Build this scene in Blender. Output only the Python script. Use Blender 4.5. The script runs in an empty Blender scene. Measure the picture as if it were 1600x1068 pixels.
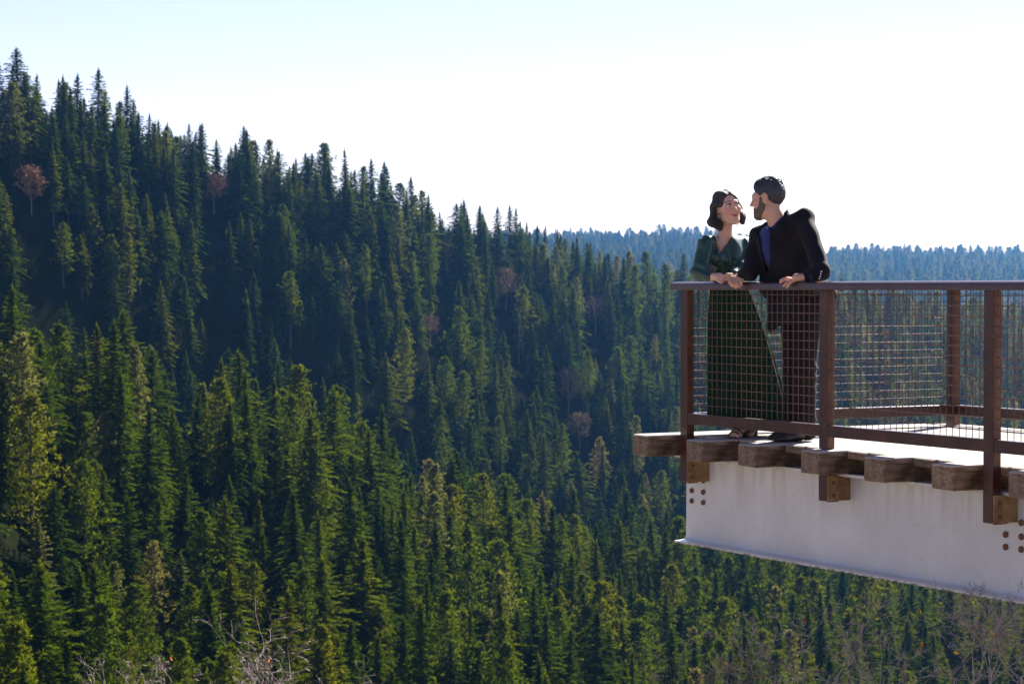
import bpy, bmesh, math, random
import numpy as np
from mathutils import Vector, Matrix

# ------------------------------------------------------------------ camera, sky, sun, exposure
C = bpy.context.scene.collection
scene = bpy.context.scene
FPX = 3600.0                      # focal length in pixels of the 1600 px wide photograph
HOR = 450.0                       # image row of the horizon
EYE = 1.0                         # eye height above the deck
cam_d = bpy.data.cameras.new("camera")
cam = bpy.data.objects.new("camera", cam_d)
C.objects.link(cam)
cam_d.sensor_width = 36.0
cam_d.lens = 36.0 * FPX / 1600.0
cam.location = (0, 0, EYE)
cam.rotation_euler = (math.radians(90) - math.atan((534 - HOR) / FPX), 0, 0)
cam_d.clip_start = 0.5
cam_d.clip_end = 30000
cam_d.dof.use_dof = True
cam_d.dof.focus_distance = 15.0
cam_d.dof.aperture_fstop = 9.0
scene.camera = cam

SUN_AZ, SUN_EL = 31.0, 35.0       # degrees right of the view direction, and up
world = bpy.data.worlds.new("World")
scene.world = world
world.use_nodes = True
wn = world.node_tree
bg = wn.nodes["Background"]
sky = wn.nodes.new("ShaderNodeTexSky")
sky.sky_type = 'NISHITA'
sky.sun_disc = False
sky.sun_elevation = math.radians(SUN_EL)
sky.sun_rotation = math.radians(SUN_AZ)
sky.altitude = 2500
sky.air_density = 1.0
sky.dust_density = 0.15
sky.ozone_density = 1.0
tint = wn.nodes.new("ShaderNodeMix"); tint.data_type = 'RGBA'; tint.blend_type = 'MULTIPLY'
tint.inputs[0].default_value = 1.0
tint.inputs[7].default_value = (1.19, 0.93, 0.98, 1)
wn.links.new(sky.outputs[0], tint.inputs[6])
wn.links.new(tint.outputs[2], bg.inputs[0])
bg.inputs[1].default_value = 0.05
sd = bpy.data.lights.new("sun", 'SUN')
sd.energy = 5.0
sd.angle = math.radians(0.53)
sd.color = (1.0, 0.94, 0.84)
sun = bpy.data.objects.new("sun", sd)
C.objects.link(sun)
sdir = Vector((math.sin(math.radians(SUN_AZ)) * math.cos(math.radians(SUN_EL)),
               math.cos(math.radians(SUN_AZ)) * math.cos(math.radians(SUN_EL)),
               math.sin(math.radians(SUN_EL))))
sun.rotation_euler = (-sdir).to_track_quat('-Z', 'Y').to_euler()
sun.location = sdir * 400
vs = scene.view_settings
vs.view_transform = 'Standard'
vs.look = 'None'
vs.gamma = 1.0
vs.use_curve_mapping = False
vs.exposure = 1.78
cy = scene.cycles
cy.use_denoising = True
cy.max_bounces = 6
cy.diffuse_bounces = 2
cy.glossy_bounces = 3
cy.transmission_bounces = 3
cy.volume_bounces = 0
cy.transparent_max_bounces = 4

# ------------------------------------------------------------------ helpers
def px(x, y, Y):
    """world point seen at photo pixel x,y at depth Y"""
    return Vector(((x - 800) / FPX * Y, Y, EYE + (HOR - y) / FPX * Y))

def link(name, me, mat=None, parent=None, loc=None, rot=None, smooth=False):
    if isinstance(me, bmesh.types.BMesh):
        bm = me
        me = bpy.data.meshes.new(name)
        bm.to_mesh(me); bm.free()
    o = bpy.data.objects.new(name, me)
    C.objects.link(o)
    if mat is not None and len(me.materials) == 0:
        me.materials.append(mat)
    if parent is not None:
        o.parent = parent
    if loc is not None:
        o.location = loc
    if rot is not None:
        o.rotation_euler = rot
    if smooth:
        me.polygons.foreach_set("use_smooth", [True] * len(me.polygons))
    return o

def thing(name, label, cat, loc=(0, 0, 0), rotz=0.0, group=None):
    o = bpy.data.objects.new(name, None)
    C.objects.link(o)
    o.empty_display_size = 0.3
    o.location = loc
    o.rotation_euler = (0, 0, rotz)
    return tag(o, label, cat, group)

def tag(o, label, cat, group=None):
    o["label"] = label
    o["category"] = cat
    if group:
        o["group"] = group
    return o

def box(bm, x0, x1, y0, y1, z0, z1, bevel=0.0):
    r = bmesh.ops.create_cube(bm, size=1.0)
    vs_ = r['verts']
    for v in vs_:
        v.co = Vector(((x0 + x1) / 2 + v.co.x * (x1 - x0), (y0 + y1) / 2 + v.co.y * (y1 - y0), (z0 + z1) / 2 + v.co.z * (z1 - z0)))
    if bevel > 0:
        es = list({e for v in vs_ for e in v.link_edges})
        bmesh.ops.bevel(bm, geom=es, offset=bevel, segments=2, affect='EDGES', profile=0.5)
    return bm

def tube(bm, pts, rads, n=6, cap=True):
    """swept tube through points"""
    rings = []
    pts = [Vector(p) for p in pts]
    for i, p in enumerate(pts):
        d = (pts[min(i + 1, len(pts) - 1)] - pts[max(i - 1, 0)])
        if d.length < 1e-9:
            d = Vector((0, 0, 1))
        d.normalize()
        a = d.cross(Vector((0, 0, 1)))
        if a.length < 0.05:
            a = d.cross(Vector((1, 0, 0)))
        a.normalize()
        b = d.cross(a)
        r = rads[i] if hasattr(rads, '__len__') else rads
        rings.append([bm.verts.new(p + (a * math.cos(t) + b * math.sin(t)) * r) for t in [2 * math.pi * k / n for k in range(n)]])
    for q in range(len(rings) - 1):
        for k in range(n):
            bm.faces.new((rings[q][k], rings[q][(k + 1) % n], rings[q + 1][(k + 1) % n], rings[q + 1][k]))
    if cap and n > 2:
        try:
            bm.faces.new(rings[0][::-1]); bm.faces.new(rings[-1])
        except ValueError:
            pass

class NT:
    """tiny node-material helper"""
    def __init__(s, name):
        s.m = bpy.data.materials.new(name)
        s.m.use_nodes = True
        s.t = s.m.node_tree
        s.p = s.t.nodes["Principled BSDF"]
        s.out = s.t.nodes["Material Output"]
    def n(s, kind, **kw):
        nd = s.t.nodes.new(kind)
        for k, v in kw.items():
            if k.startswith('i_'):
                nd.inputs[k[2:].replace('_', ' ')].default_value = v
            else:
                setattr(nd, k, v)
        return nd
    def l(s, a, b):
        s.t.links.new(a, b)
    def ramp(s, fac, stops):
        r = s.n('ShaderNodeValToRGB')
        e = r.color_ramp.elements
        while len(e) > 1:
            e.remove(e[-1])
        e[0].position = stops[0][0]; e[0].color = (*stops[0][1], 1)
        for p, c in stops[1:]:
            x = e.new(p); x.color = (*c, 1)
        s.l(fac, r.inputs[0])
        return r.outputs[0]
    def coord(s, scale=(1, 1, 1), which='Object'):
        tc = s.n('ShaderNodeTexCoord')
        mp = s.n('ShaderNodeMapping')
        mp.inputs['Scale'].default_value = scale
        s.l(tc.outputs[which], mp.inputs[0])
        return mp.outputs[0]
    def noise(s, vec, scale, detail=4, rough=0.6, dist=0.0):
        nd = s.n('ShaderNodeTexNoise')
        nd.inputs['Scale'].default_value = scale
        nd.inputs['Detail'].default_value = detail
        nd.inputs['Roughness'].default_value = rough
        nd.inputs['Distortion'].default_value = dist
        s.l(vec, nd.inputs['Vector'])
        return nd.outputs[0]
    def mix(s, fac, a, b, mode='MIX'):
        nd = s.n('ShaderNodeMix', data_type='RGBA', blend_type=mode)
        for src, sock in ((fac, nd.inputs[0]), (a, nd.inputs[6]), (b, nd.inputs[7])):
            if isinstance(src, (int, float)):
                sock.default_value = src
            elif isinstance(src, tuple):
                sock.default_value = (*src, 1)
            else:
                s.l(src, sock)
        return nd.outputs[2]
    def bump(s, h, strength=0.4, dist=0.01):
        b = s.n('ShaderNodeBump')
        b.inputs['Strength'].default_value = strength
        b.inputs['Distance'].default_value = dist
        s.l(h, b.inputs['Height'])
        s.l(b.outputs[0], s.p.inputs['Normal'])
    def base(s, src):
        if isinstance(src, tuple):
            s.p.inputs['Base Color'].default_value = (*src, 1)
        else:
            s.l(src, s.p.inputs['Base Color'])
    def set(s, **kw):
        for k, v in kw.items():
            s.p.inputs[k.replace('_', ' ')].default_value = v
        return s

def foliage_mat(name, cols, trans=0.35, warm=0.0):
    M = NT(name)
    oi = M.n('ShaderNodeObjectInfo')
    c = M.ramp(oi.outputs['Random'], cols)
    v = M.coord()
    nz = M.noise(v, 0.45, 3)
    nz2 = M.noise(v, 2.5, 2)
    f = M.ramp(nz, [(0.3, (0.6, 0.62, 0.66)), (0.7, (1.35, 1.3, 1.1))])
    c2 = M.mix(1.0, c, f, 'MULTIPLY')
    f2 = M.ramp(nz2, [(0.35, (0.75, 0.75, 0.75)), (0.65, (1.2, 1.2, 1.2))])
    c3 = M.mix(1.0, c2, f2, 'MULTIPLY')
    d = M.n('ShaderNodeBsdfDiffuse'); M.l(c3, d.inputs[0])
    t = M.n('ShaderNodeBsdfTranslucent')
    ct = M.mix(1.0, c3, (1.5, 1.35, 0.6), 'MULTIPLY')
    M.l(ct, t.inputs[0])
    mx = M.n('ShaderNodeMixShader'); mx.inputs[0].default_value = trans
    M.l(d.outputs[0], mx.inputs[1]); M.l(t.outputs[0], mx.inputs[2])
    M.l(mx.outputs[0], M.out.inputs[0])
    M.t.nodes.remove(M.p)
    return M.m
# ------------------------------------------------------------------ terrain
def I(x, xs, ys):
    return np.interp(x, xs, ys)
TIP_A = ([-600, -300, 0, 100, 200, 300, 400, 480, 600, 700, 800, 900, 1000, 1100, 1300, 1600, 2200],
         [340, 388, 434, 488, 515, 570, 598, 610, 660, 705, 770, 795, 830, 862, 885, 925, 980])
DEP_A = ([-600, 0, 400, 800, 1100, 1600, 2200], [380, 400, 460, 530, 580, 610, 630])
TIP_B = ([-600, -300, 0, 40, 110, 160, 270, 370, 460, 560, 650, 730, 850, 960, 1060, 1200, 1400, 1600, 2200],
         [40, 60, 100, 104, 114, 128, 176, 214, 246, 268, 308, 322, 368, 400, 412, 430, 452, 482, 560])
DEP_B = ([-600, 0, 600, 1000, 1600, 2200], [640, 660, 800, 960, 1220, 1400])
TIP_C = ([-600, 700, 850, 900, 1000, 1050, 1110, 1200, 1290, 1400, 1500, 1600, 2200],
         [400, 372, 372, 370, 370, 365, 370, 384, 396, 396, 396, 399, 405])

def terrain(X, Y):
    X = np.asarray(X, float); Y = np.asarray(Y, float)
    Yc = np.maximum(Y, 1.0)
    p = np.clip(800 + FPX * X / Yc, -600, 2200)
    ya = I(p, *DEP_A); za = (HOR - I(p, *TIP_A)) / FPX * ya + EYE - 22.5
    yb = I(p, *DEP_B); zb = (HOR - I(p, *TIP_B)) / FPX * yb + EYE - 22
    yc_ = 4500.0; zc = (HOR - I(p, *TIP_C)) / FPX * yc_ + EYE - 34
    gz = I(p, [-600, 0, 800, 1600], [-64, -68, -86, -98])
    vy = ya + I(p, [0, 350, 650, 950, 1200], [0.58, 0.58, 0.5, 0.36, 0.32]) * (yb - ya); vz = za - I(p, [0, 300, 800, 1200, 1600], [80, 74, 40, 12, 8])
    ky = [-200, 0, 6, 16, 60, 150]
    kz = [6, -1.7, -3.4, -6.2, -22, -52]
    z = np.interp(Yc, ky, kz)
    def seg(y0, z0, y1, z1):
        t = np.clip((Yc - y0) / (y1 - y0), 0, 1)
        t = t * 0.6 + 0.4 * (t * t * (3 - 2 * t))
        return z0 + (z1 - z0) * t
    z = np.where(Yc > 150, seg(150, -52, 280, gz), z)
    z = np.where(Yc > 280, seg(280, gz, ya, za), z)
    z = np.where(Yc > ya, seg(ya, za, vy, vz), z)
    z = np.where(Yc > vy, seg(vy, vz, yb, zb), z)
    z = np.where(Yc > yb, seg(yb, zb, yb + 380, -95 + 0 * zb), z)
    z = np.where(Yc > yb + 380, seg(yb + 380, -95, yc_, zc), z)
    z = np.where(Yc > yc_, seg(yc_, zc, 5600, -60), z)
    z = np.where(Yc > 5600, -60 + 0 * z, z)
    am = np.clip((Yc - 200) / 200, 0, 1) * np.where(Yc > 1500, 0.4, 1)
    z = z + am * (2.4 * np.sin(X * 0.035 + Yc * 0.021) + 1.8 * np.sin(X * 0.081 - Yc * 0.05 + 1.3) + 1.2 * np.sin(X * 0.15 + Yc * 0.11))
    z = np.where(Y < 1, np.interp(Y, [-3000, -200, 0, 1], [40, 6, -1.7, -1.75]), z)
    return z

def build_ground():
    angs = np.concatenate([np.linspace(-178, -24, 24), np.linspace(-20, 20, 161), np.linspace(24, 178, 24)])
    rad = np.concatenate([[0.5, 2, 5, 9, 14, 20, 28, 40, 60, 90, 120, 150, 190, 230], np.arange(260, 1250, 9), np.arange(1260, 3100, 60), np.arange(3160,4800,40), [4900, 5000, 8000, 14000]])
    A, R = np.meshgrid(np.radians(angs), rad)
    X = R * np.sin(A); Y = R * np.cos(A)
    Z = terrain(X, Y)
    rng = np.random.default_rng(3)
    Z = Z + rng.normal(0, 0.35, Z.shape) * np.clip(R / 300, 0, 1)
    nr, na = X.shape
    co = np.stack([X, Y, Z], -1).reshape(-1, 3)
    fs = []
    for i in range(nr - 1):
        for j in range(na):
            j2 = (j + 1) % na
            fs.append((i * na + j, i * na + j2, (i + 1) * na + j2, (i + 1) * na + j))
    me = bpy.data.meshes.new("ground")
    me.from_pydata([tuple(c) for c in co], [], fs)
    M = NT("forest_floor")
    v = M.coord()
    n1 = M.noise(v, 0.02, 5); n2 = M.noise(v, 0.25, 5)
    c = M.ramp(n1, [(0.35, (0.010, 0.012, 0.004)), (0.55, (0.011, 0.014, 0.006)), (0.85, (0.016, 0.016, 0.008))])
    f = M.ramp(n2, [(0.3, (0.5, 0.5, 0.5)), (0.7, (1.4, 1.3, 1.2))])
    # near hillside, out of view: tan added to bounce warm light onto the girder
    sp = M.n('ShaderNodeSeparateXYZ'); M.l(v, sp.inputs[0])
    mrr = M.n('ShaderNodeMapRange'); M.l(sp.outputs['Y'], mrr.inputs[0]); mrr.inputs[1].default_value = 110; mrr.inputs[2].default_value = 220
    bounce_tan = M.ramp(n2, [(0.3, (0.12, 0.10, 0.083)), (0.7, (0.20, 0.172, 0.14))])
    M.base(M.mix(mrr.outputs[0], bounce_tan, M.mix(1.0, c, f, 'MULTIPLY'))); M.set(Roughness=1.0, Specular_IOR_Level=0.0)
    o = link("ground", me, M.m, smooth=True)
    o["kind"] = "structure"
    return o
build_ground()

# ------------------------------------------------------------------ trees
fol_fir = foliage_mat("fir_needles", [(0.0, (0.030, 0.060, 0.005)), (0.4, (0.058, 0.094, 0.003)), (0.75, (0.080, 0.118, 0.002)), (1.0, (0.108, 0.126, 0.003))], 0.34)
fol_pale = foliage_mat("pale_pine_needles", [(0.0, (0.085, 0.105, 0.045)), (0.5, (0.12, 0.135, 0.055)), (1.0, (0.17, 0.15, 0.075))], 0.42)
fol_pine = foliage_mat("pine_needles", [(0.0, (0.058, 0.090, 0.007)), (0.6, (0.078, 0.112, 0.005)), (1.0, (0.108, 0.122, 0.006))], 0.42)
Mb = NT("conifer_bark")
_v = Mb.coord((1, 1, 0.25)); Mb.base(Mb.ramp(Mb.noise(_v, 5, 5), [(0.3, (0.05, 0.035, 0.025)), (0.7, (0.14, 0.10, 0.075))])); Mb.set(Roughness=0.95)
bark_mat = Mb.m

def crown_mesh(seed, kind, nq):
    """crown of a 22 m conifer: whorls of limbs carrying needle sprays"""
    r = random.Random(seed)
    V = []; F = []
    H = 22.0
    if kind == 'fir':
        R = r.uniform(4.6, 6.2); base = r.uniform(0.08, 0.22); nb = 125; power = r.uniform(0.6, 0.85); lift = 0.05
    elif kind == 'spire':
        R = r.uniform(3.2, 3.9); base = r.uniform(0.08, 0.18); nb = 110; power = r.uniform(0.65, 0.8); lift = -0.1
    elif kind == 'young':
        R = r.uniform(5.6, 7.0); base = 0.03; nb = 110; power = r.uniform(0.9, 1.1); lift = 0.25
    else:
        R = r.uniform(4.6, 6.0); base = r.uniform(0.14, 0.30); nb = 100; power = 0.5; lift = 0.35
    per = max(4, nq // nb)
    lop = [1 + r.uniform(-0.32, 0.28) for _ in range(7)]
    lopz = [1 + r.uniform(-0.28, 0.2) for _ in range(9)]
    def quad(c, d, w, l, nrm):
        s = d.cross(nrm)
        if s.length < 1e-3:
            s = Vector((1, 0, 0))
        s.normalize()
        i = len(V)
        V.extend([c - d * l * 0.5, c + s * w * 0.5, c + d * l * 0.6, c - s * w * 0.5])
        F.append((i, i + 1, i + 2, i + 3))
    ang = 0.0
    for b in range(nb):
        u = (b + r.random()) / nb
        u = u ** 0.85
        hgt = H * (base + (1 - base) * u)
        t = max(0.0, 1 - u)
        if kind == 'pine':
            prof = (t ** 0.62) * (1 if t < 0.7 else 1 - (t - 0.7) * 1.6) + 0.05
        else:
            prof = (t ** power) * (1 if t < 0.85 else 1 - (t - 0.85) * 2.2)
        ang += 2.39996 + r.uniform(-0.5, 0.5)
        L = max(0.10, R * prof * lop[int((ang % (2 * math.pi)) / (2 * math.pi) * 7)] * lopz[int((u * 8.9 + ang * 0.7) % 9)] * r.uniform(0.72, 1.15))
        out = Vector((math.cos(ang), math.sin(ang), 0))
        side = Vector((-out.y, out.x, 0))
        slope = lift + (0.45 * (1 - t) if kind != 'pine' else 0.15) - 0.30 * t + r.uniform(-0.1, 0.1)
        if kind == 'pine':
            # rounded tufts gathered toward the limb end
            nt = 4
            for q in range(nt):
                k = 0.3 + 0.75 * q / nt + r.uniform(-0.1, 0.1)
                cc = out * L * k + Vector((0, 0, hgt + slope * L * k)) + side * r.uniform(-0.3, 0.3) * L
                rr = r.uniform(0.4, 0.75) * (0.5 + 0.5 * prof)
                for _ in range(max(3, int(per / nt))):
                    dv = Vector((r.gauss(0, 1), r.gauss(0, 1), r.gauss(0, 0.6)))
                    dv.normalize()
                    p = cc + dv * rr * r.random() ** 0.5
                    quad(p, (dv + Vector((0, 0, 0.3))).normalized(), r.uniform(0.16, 0.3), r.uniform(0.35, 0.7), Vector((r.gauss(0, 1), r.gauss(0, 1), r.gauss(0, 1) + 0.8)).normalized())
        else:
            n = max(3, int(per * (0.35 + 1.0 * prof)))
            for q in range(n):
                k = (q + r.random()) / n
                k = 0.10 + 0.95 * k ** 0.75
                wid = (1 - k * 0.8) * 0.36 * L + 0.10
                off = r.uniform(-1, 1)
                p = out * L * k + side * off * wid + Vector((0, 0, hgt + slope * L * k - 0.16 * L * k * k * (0.6 + 1.6 * t) - 0.16 * abs(off) + r.uniform(-0.10, 0.08)))
                d = (out * r.uniform(0.5, 1) + side * off * 0.9 + Vector((0, 0, slope * 0.6 + r.uniform(-0.25, 0.15)))).normalized()
                nn = (Vector((r.gauss(0, 0.35), r.gauss(0, 0.35), 1)) + out * (0.15 + 0.6 * k) + side * off * 0.35).normalized()
                ss = 0.38 + 0.62 * min(1, prof * 1.6)
                quad(p, d, r.uniform(0.26, 0.52) * ss, r.uniform(0.5, 1.05) * ss, nn)
    if kind != 'pine':
        for q in range(int(nq * 0.16)):
            u = r.random() ** 1.2
            a = r.uniform(0, 6.283)
            rr = R * (1 - u) ** power * r.uniform(0.05, 0.45)
            quad(Vector((math.cos(a) * rr, math.sin(a) * rr, H * (base + (0.97 - base) * u))), Vector((math.cos(a), math.sin(a), -0.3)).normalized(), r.uniform(0.4, 0.7), r.uniform(0.5, 1.0), Vector((math.cos(a), math.sin(a), r.uniform(0, 1.5))).normalized())
    # leader
    for q in range(10):
        k = q / 10
        a = r.uniform(0, 6.28)
        quad(Vector((math.cos(a) * 0.12, math.sin(a) * 0.12, H * (0.955 + 0.07 * k))), Vector((math.cos(a) * 0.35, math.sin(a) * 0.35, 1)).normalized(), 0.14, 0.6, Vector((math.cos(a), math.sin(a), 0.1)))
    me = bpy.data.meshes.new(kind + "_crown")
    me.from_pydata([tuple(v) for v in V], [], F)
    return me, base

def trunk_mesh(seed, base, kind):
    r = random.Random(seed + 99)
    bm = bmesh.new()
    H = 22.0
    pts = []; rd = []
    bx_, by_ = r.uniform(-0.15, 0.15), r.uniform(-0.15, 0.15)
    for i in range(7):
        k = i / 6
        pts.append((bx_ * math.sin(k * 3), by_ * math.sin(k * 3), -1.2 + (H * 0.985 + 1.2) * k))
        rd.append((0.30 if kind != 'pine' else 0.36) * (1 - k) ** 0.8 + 0.02)
    tube(bm, pts, rd, 6)
    for i in range(12 if kind != 'pine' else 22):
        h = r.uniform(0.08, 0.9) * H
        a = r.uniform(0, 6.28)
        L = r.uniform(0.8, 2.2) * (1.05 - h / H) * (1.6 if kind == 'pine' else 1)
        o = Vector((math.cos(a), math.sin(a), 0))
        tube(bm, [Vector((0, 0, h)), Vector((0, 0, h)) + o * L * 0.6 + Vector((0, 0, 0.05)), Vector((0, 0, h)) + o * L + Vector((0, 0, 0.25))], [0.05, 0.035, 0.015], 3, False)
    me = bpy.data.meshes.new("conifer_trunk")
    bm.to_mesh(me); bm.free()
    return me

VAR = []
for i, (k, nq) in enumerate([('fir', 4600), ('fir', 4400), ('fir', 4800), ('fir', 4400), ('fir', 4600), ('fir', 4200), ('spire', 3600), ('spire', 3500), ('young', 3200), ('young', 3000), ('pine', 4400), ('pine', 4200), ('pine', 4400), ('pine', 4000)]):
    cm, b_ = crown_mesh(10 + i * 7, k, nq)
    cm.materials.append((fol_pale if i in (2, 11, 13) else fol_pine) if k == 'pine' else (fol_pale if i == 5 else fol_fir))
    tm = trunk_mesh(10 + i * 7, b_, k)
    tm.materials.append(bark_mat)
    VAR.append((k, cm, tm))
KINDS_ = [v[0] for v in VAR]
PALE = {}

rng = np.random.default_rng(11)
def scatter(y0f, y1f, sp, zone):
    out = []
    Ymin, Ymax = y0f, y1f
    ys = np.arange(Ymin, Ymax, sp)
    for y in ys:
        w = 0.262 * y + 25
        xs = np.arange(-w, w, sp)
        xx = xs + rng.uniform(-0.48, 0.48, xs.shape) * sp
        yy = y + rng.uniform(-0.48, 0.48, xs.shape) * sp
        out.append(np.stack([xx, yy], -1))
    P = np.concatenate(out)
    return P
def nearA(P):
    p = 800 + FPX * P[:, 0] / P[:, 1]
    return I(p, *DEP_A)
PA = scatter(275, 620, 7.0, 'A')
PB = scatter(620, 1450, 6.9, 'B')
PB2 = scatter(620, 900, 7.0, 'B')                     # the steep left-hand face carries more trees per plan area
PB2 = PB2[(800 + FPX * PB2[:, 0] / PB2[:, 1] < 760)]
PB2 = PB2[PB2[:, 1] > I(800 + FPX * PB2[:, 0] / PB2[:, 1], *DEP_A) + 60]
PB = np.concatenate([PB, PB2])
PC = scatter(2300, 4620, 19, 'C')
TREES = []   # X, Y, Z, scale, widthscale, rot, variant
for P, zone in ((PA, 'A'), (PB, 'B'), (PC, 'C')):
    Z = terrain(P[:, 0], P[:, 1])
    dens = np.sin(P[:, 0] * 0.045 + 1.2) * np.sin(P[:, 1] * 0.037 + 0.4) + 0.5 * np.sin(P[:, 0] * 0.11 + P[:, 1] * 0.09)
    for i in range(len(P)):
        if rng.random() < 0.05 + 0.14 * max(0, -dens[i]):
            continue
        x, y, z = P[i, 0], P[i, 1], Z[i]
        pp = 800 + FPX * x / y
        if zone == 'B' and pp < 720:
            ya_, yb_r = I(pp, *DEP_A), I(pp, *DEP_B)
            kk = (y - ya_) / (yb_r - ya_)
            if kk < 0.86 and rng.random() < 0.50:      # the steep shaded foot of the ridge is thinly wooded
                continue
        f = rng.random()
        right = np.clip((pp - 800) / 500, 0, 1)
        if zone == 'A':
            pv = [0.11] * 5 + [0.02] + [0.03, 0.03] + [0.06, 0.06] + [0.10, 0.02, 0.10, 0.02]
        else:
            pv = [0.11 - 0.06 * right] * 5 + [0.01 + 0.12 * right] + [0.10 - 0.07 * right] * 2 + [0.03, 0.03] + [0.05 + 0.04 * right, 0.01 + 0.16 * right] * 2
        v = int(rng.choice(len(VAR), p=np.array(pv) / sum(pv)))
        s = float(np.clip(rng.normal(1.04, 0.22), 0.45, 1.45))
        if VAR[v][0] == 'young':
            s = float(rng.uniform(0.35, 0.62))
        if zone == 'C':
            s *= 1.7
        elif zone == 'B':
            s *= 0.88
        else:
            s *= 0.92
        ws = s * float(rng.uniform(0.82, 1.15)) * (1.0 if zone != 'C' else 1.15)
        TREES.append((x, y, z, s, ws, float(rng.uniform(0, 6.28)), v, float(rng.normal(0, 0.02)), float(rng.normal(0, 0.02))))
TREES = np.array(TREES)
# leafless broadleaf trees stand in small gaps of the forest
def ground_depth(pxx, pyy, y0, h):
    for Yd in np.arange(y0, 5000, 3.0):
        if terrain((pxx - 800) / FPX * Yd, Yd) + h > EYE + (HOR - pyy) / FPX * Yd:
            return float(Yd)
    return None
BARE = []   # top px, top py, start depth, height, look
for (bx0, by0, ystart, hh, look, lab) in [
    (930, 468, 700, 15, 'pink', "bare pinkish-brown aspen crown, the widest, in the middle of the right hillside"),
    (888, 585, 640, 17, 'pink', "bare mauve-brown tree low on the hillside, left of the overlook"),
    (790, 428, 700, 14, 'tan', "tan leafless tree halfway up the hillside, right of the photo's middle"),
    (335, 282, 620, 11, 'rust', "small rusty-leaved tree high on the upper left ridge, right one of two"),
    (50, 272, 600, 12, 'rust', "orange-tinged tree by the left edge high on the upper ridge"),
    (672, 508, 620, 9, 'tan', "small pale tan tree in dark forest just below the middle of the photo"),
    (1378, 520, 900, 13, 'rust', "orange-brown tree seen through the mesh right of the second railing post"),
    (1455, 425, 1000, 15, 'pink', "pale pink leafless tree on the far slope above the top rail, left one of two"),
    (1545, 428, 1000, 15, 'pink', "pale pink leafless tree on the far slope above the top rail, near the right edge"),
    (700, 380, 700, 13, 'pink', "thin mauve leafless tree just under the skyline right of centre"),
    (905, 650, 640, 13, 'tan', "reddish-brown dead-looking tree beneath the mauve one, left of the timber ends"),
    (810, 500, 660, 17, 'grey', "grey dead snag with bare whorled branches in mid hillside")]:
    Yd = ground_depth(bx0, by0, ystart, hh)
    if Yd is None:
        continue
    Xd = (bx0 - 800) / FPX * Yd
    BARE.append((Xd, Yd, float(terrain(Xd, Yd)), hh, look, lab))
    pt = 800 + FPX * TREES[:, 0] / TREES[:, 1]
    gone = (np.abs(pt - bx0) < 20) & (TREES[:, 1] > Yd - 42) & (TREES[:, 1] < Yd + 6)
    TREES = TREES[~gone]
# painter's pass on a small grid: which trees own the most picture
GW, GH = 800, 534
own = np.full((GH, GW), -1, int)
order = np.argsort(-TREES[:, 1])
yy_, xx_ = np.mgrid[0:GH, 0:GW]
RW = {'fir': 4.9, 'spire': 3.1, 'young': 5.8, 'pine': 4.9}
for t in order:
    x, y, z, s, ws = TREES[t, :5]
    cx = 800 + FPX * x / y; yt = HOR - (z + 22 * s - EYE) / y * FPX; yb_ = HOR - (z - EYE) / y * FPX
    rw = RW[KINDS_[int(TREES[t, 6])]] * ws / y * FPX
    j0, j1 = int(max(0, yt / 2)), int(min(GH, yb_ / 2 + 1))
    i0, i1 = int(max(0, (cx - rw) / 2)), int(min(GW, (cx + rw) / 2 + 1))
    if j1 <= j0 or i1 <= i0:
        continue
    sub = own[j0:j1, i0:i1]
    k = (yy_[j0:j1, i0:i1] * 2 - yt) / max(1, (yb_ - yt))
    m = (np.abs(xx_[j0:j1, i0:i1] * 2 - cx) < rw * np.minimum(1, k * 1.2 + 0.04) * 0.9) & (k < 0.9)
    sub[m] = t
# what the platform covers is not a view of the forest
own[int(725 / 2):int(900 / 2), int(1075 / 2):] = -1
cnt = np.bincount(own[own >= 0], minlength=len(TREES))
inview = np.where(cnt > 0)[0]
big = np.argsort(-cnt)[:296]
bigset = set(int(b) for b in big)

HX = ["dark green", "deep green", "mid green", "olive green"]
SHAPE = {'fir': "conical fir", 'spire': "narrow spire-shaped spruce", 'young': "short bushy young fir", 'pine': "round-crowned pine"}
def where(x, y):
    cx = 800 + FPX * x[0] / x[1]
    return cx, y
proto = {}
big_sorted = sorted(bigset, key=lambda t: TREES[t, 1])
used_labels = {}
src_crown = {}; src_trunk = {}
def tree_label(t):
    x, y, z, s, ws, rot, v = TREES[t, :7]
    ys, xs = np.where(own == t)
    cxp = np.mean(xs) * 2; yt = np.min(ys) * 2
    shape = SHAPE[KINDS_[int(v)]]
    size = "tall" if s > 1.02 else ("small" if s < 0.78 else "")
    if KINDS_[int(v)] == 'young':
        size = ""
    hl = "near slope" if y < I(800 + FPX * x / y, *DEP_A) + 25 else "hillside behind"
    if cxp < 0: cxp = 0
    def nw(n):
        n = int(round(n)); o = ["zero", "one", "two", "three", "four", "five", "six", "seven", "eight", "nine", "ten", "eleven", "twelve", "thirteen", "fourteen", "fifteen", "sixteen", "seventeen", "eighteen", "nineteen"]
        T_ = ["", "", "twenty", "thirty", "forty", "fifty", "sixty", "seventy", "eighty", "ninety"]
        return o[n] if n < 20 else (T_[n // 10] + ("-" + o[n % 10] if n % 10 else "")) if n < 100 else "one hundred"
    pcx = nw(100 * cxp / 1600); pcy = nw(100 * yt / 1068)
    lab = (size + " " + shape).strip() + ", top %s percent across and %s percent down photo" % (pcx, pcy)
    if lab in used_labels:
        lab = "slightly leaning " + lab.replace("tall ", "").replace("small ", "")
    used_labels[lab] = 1
    return lab
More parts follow.
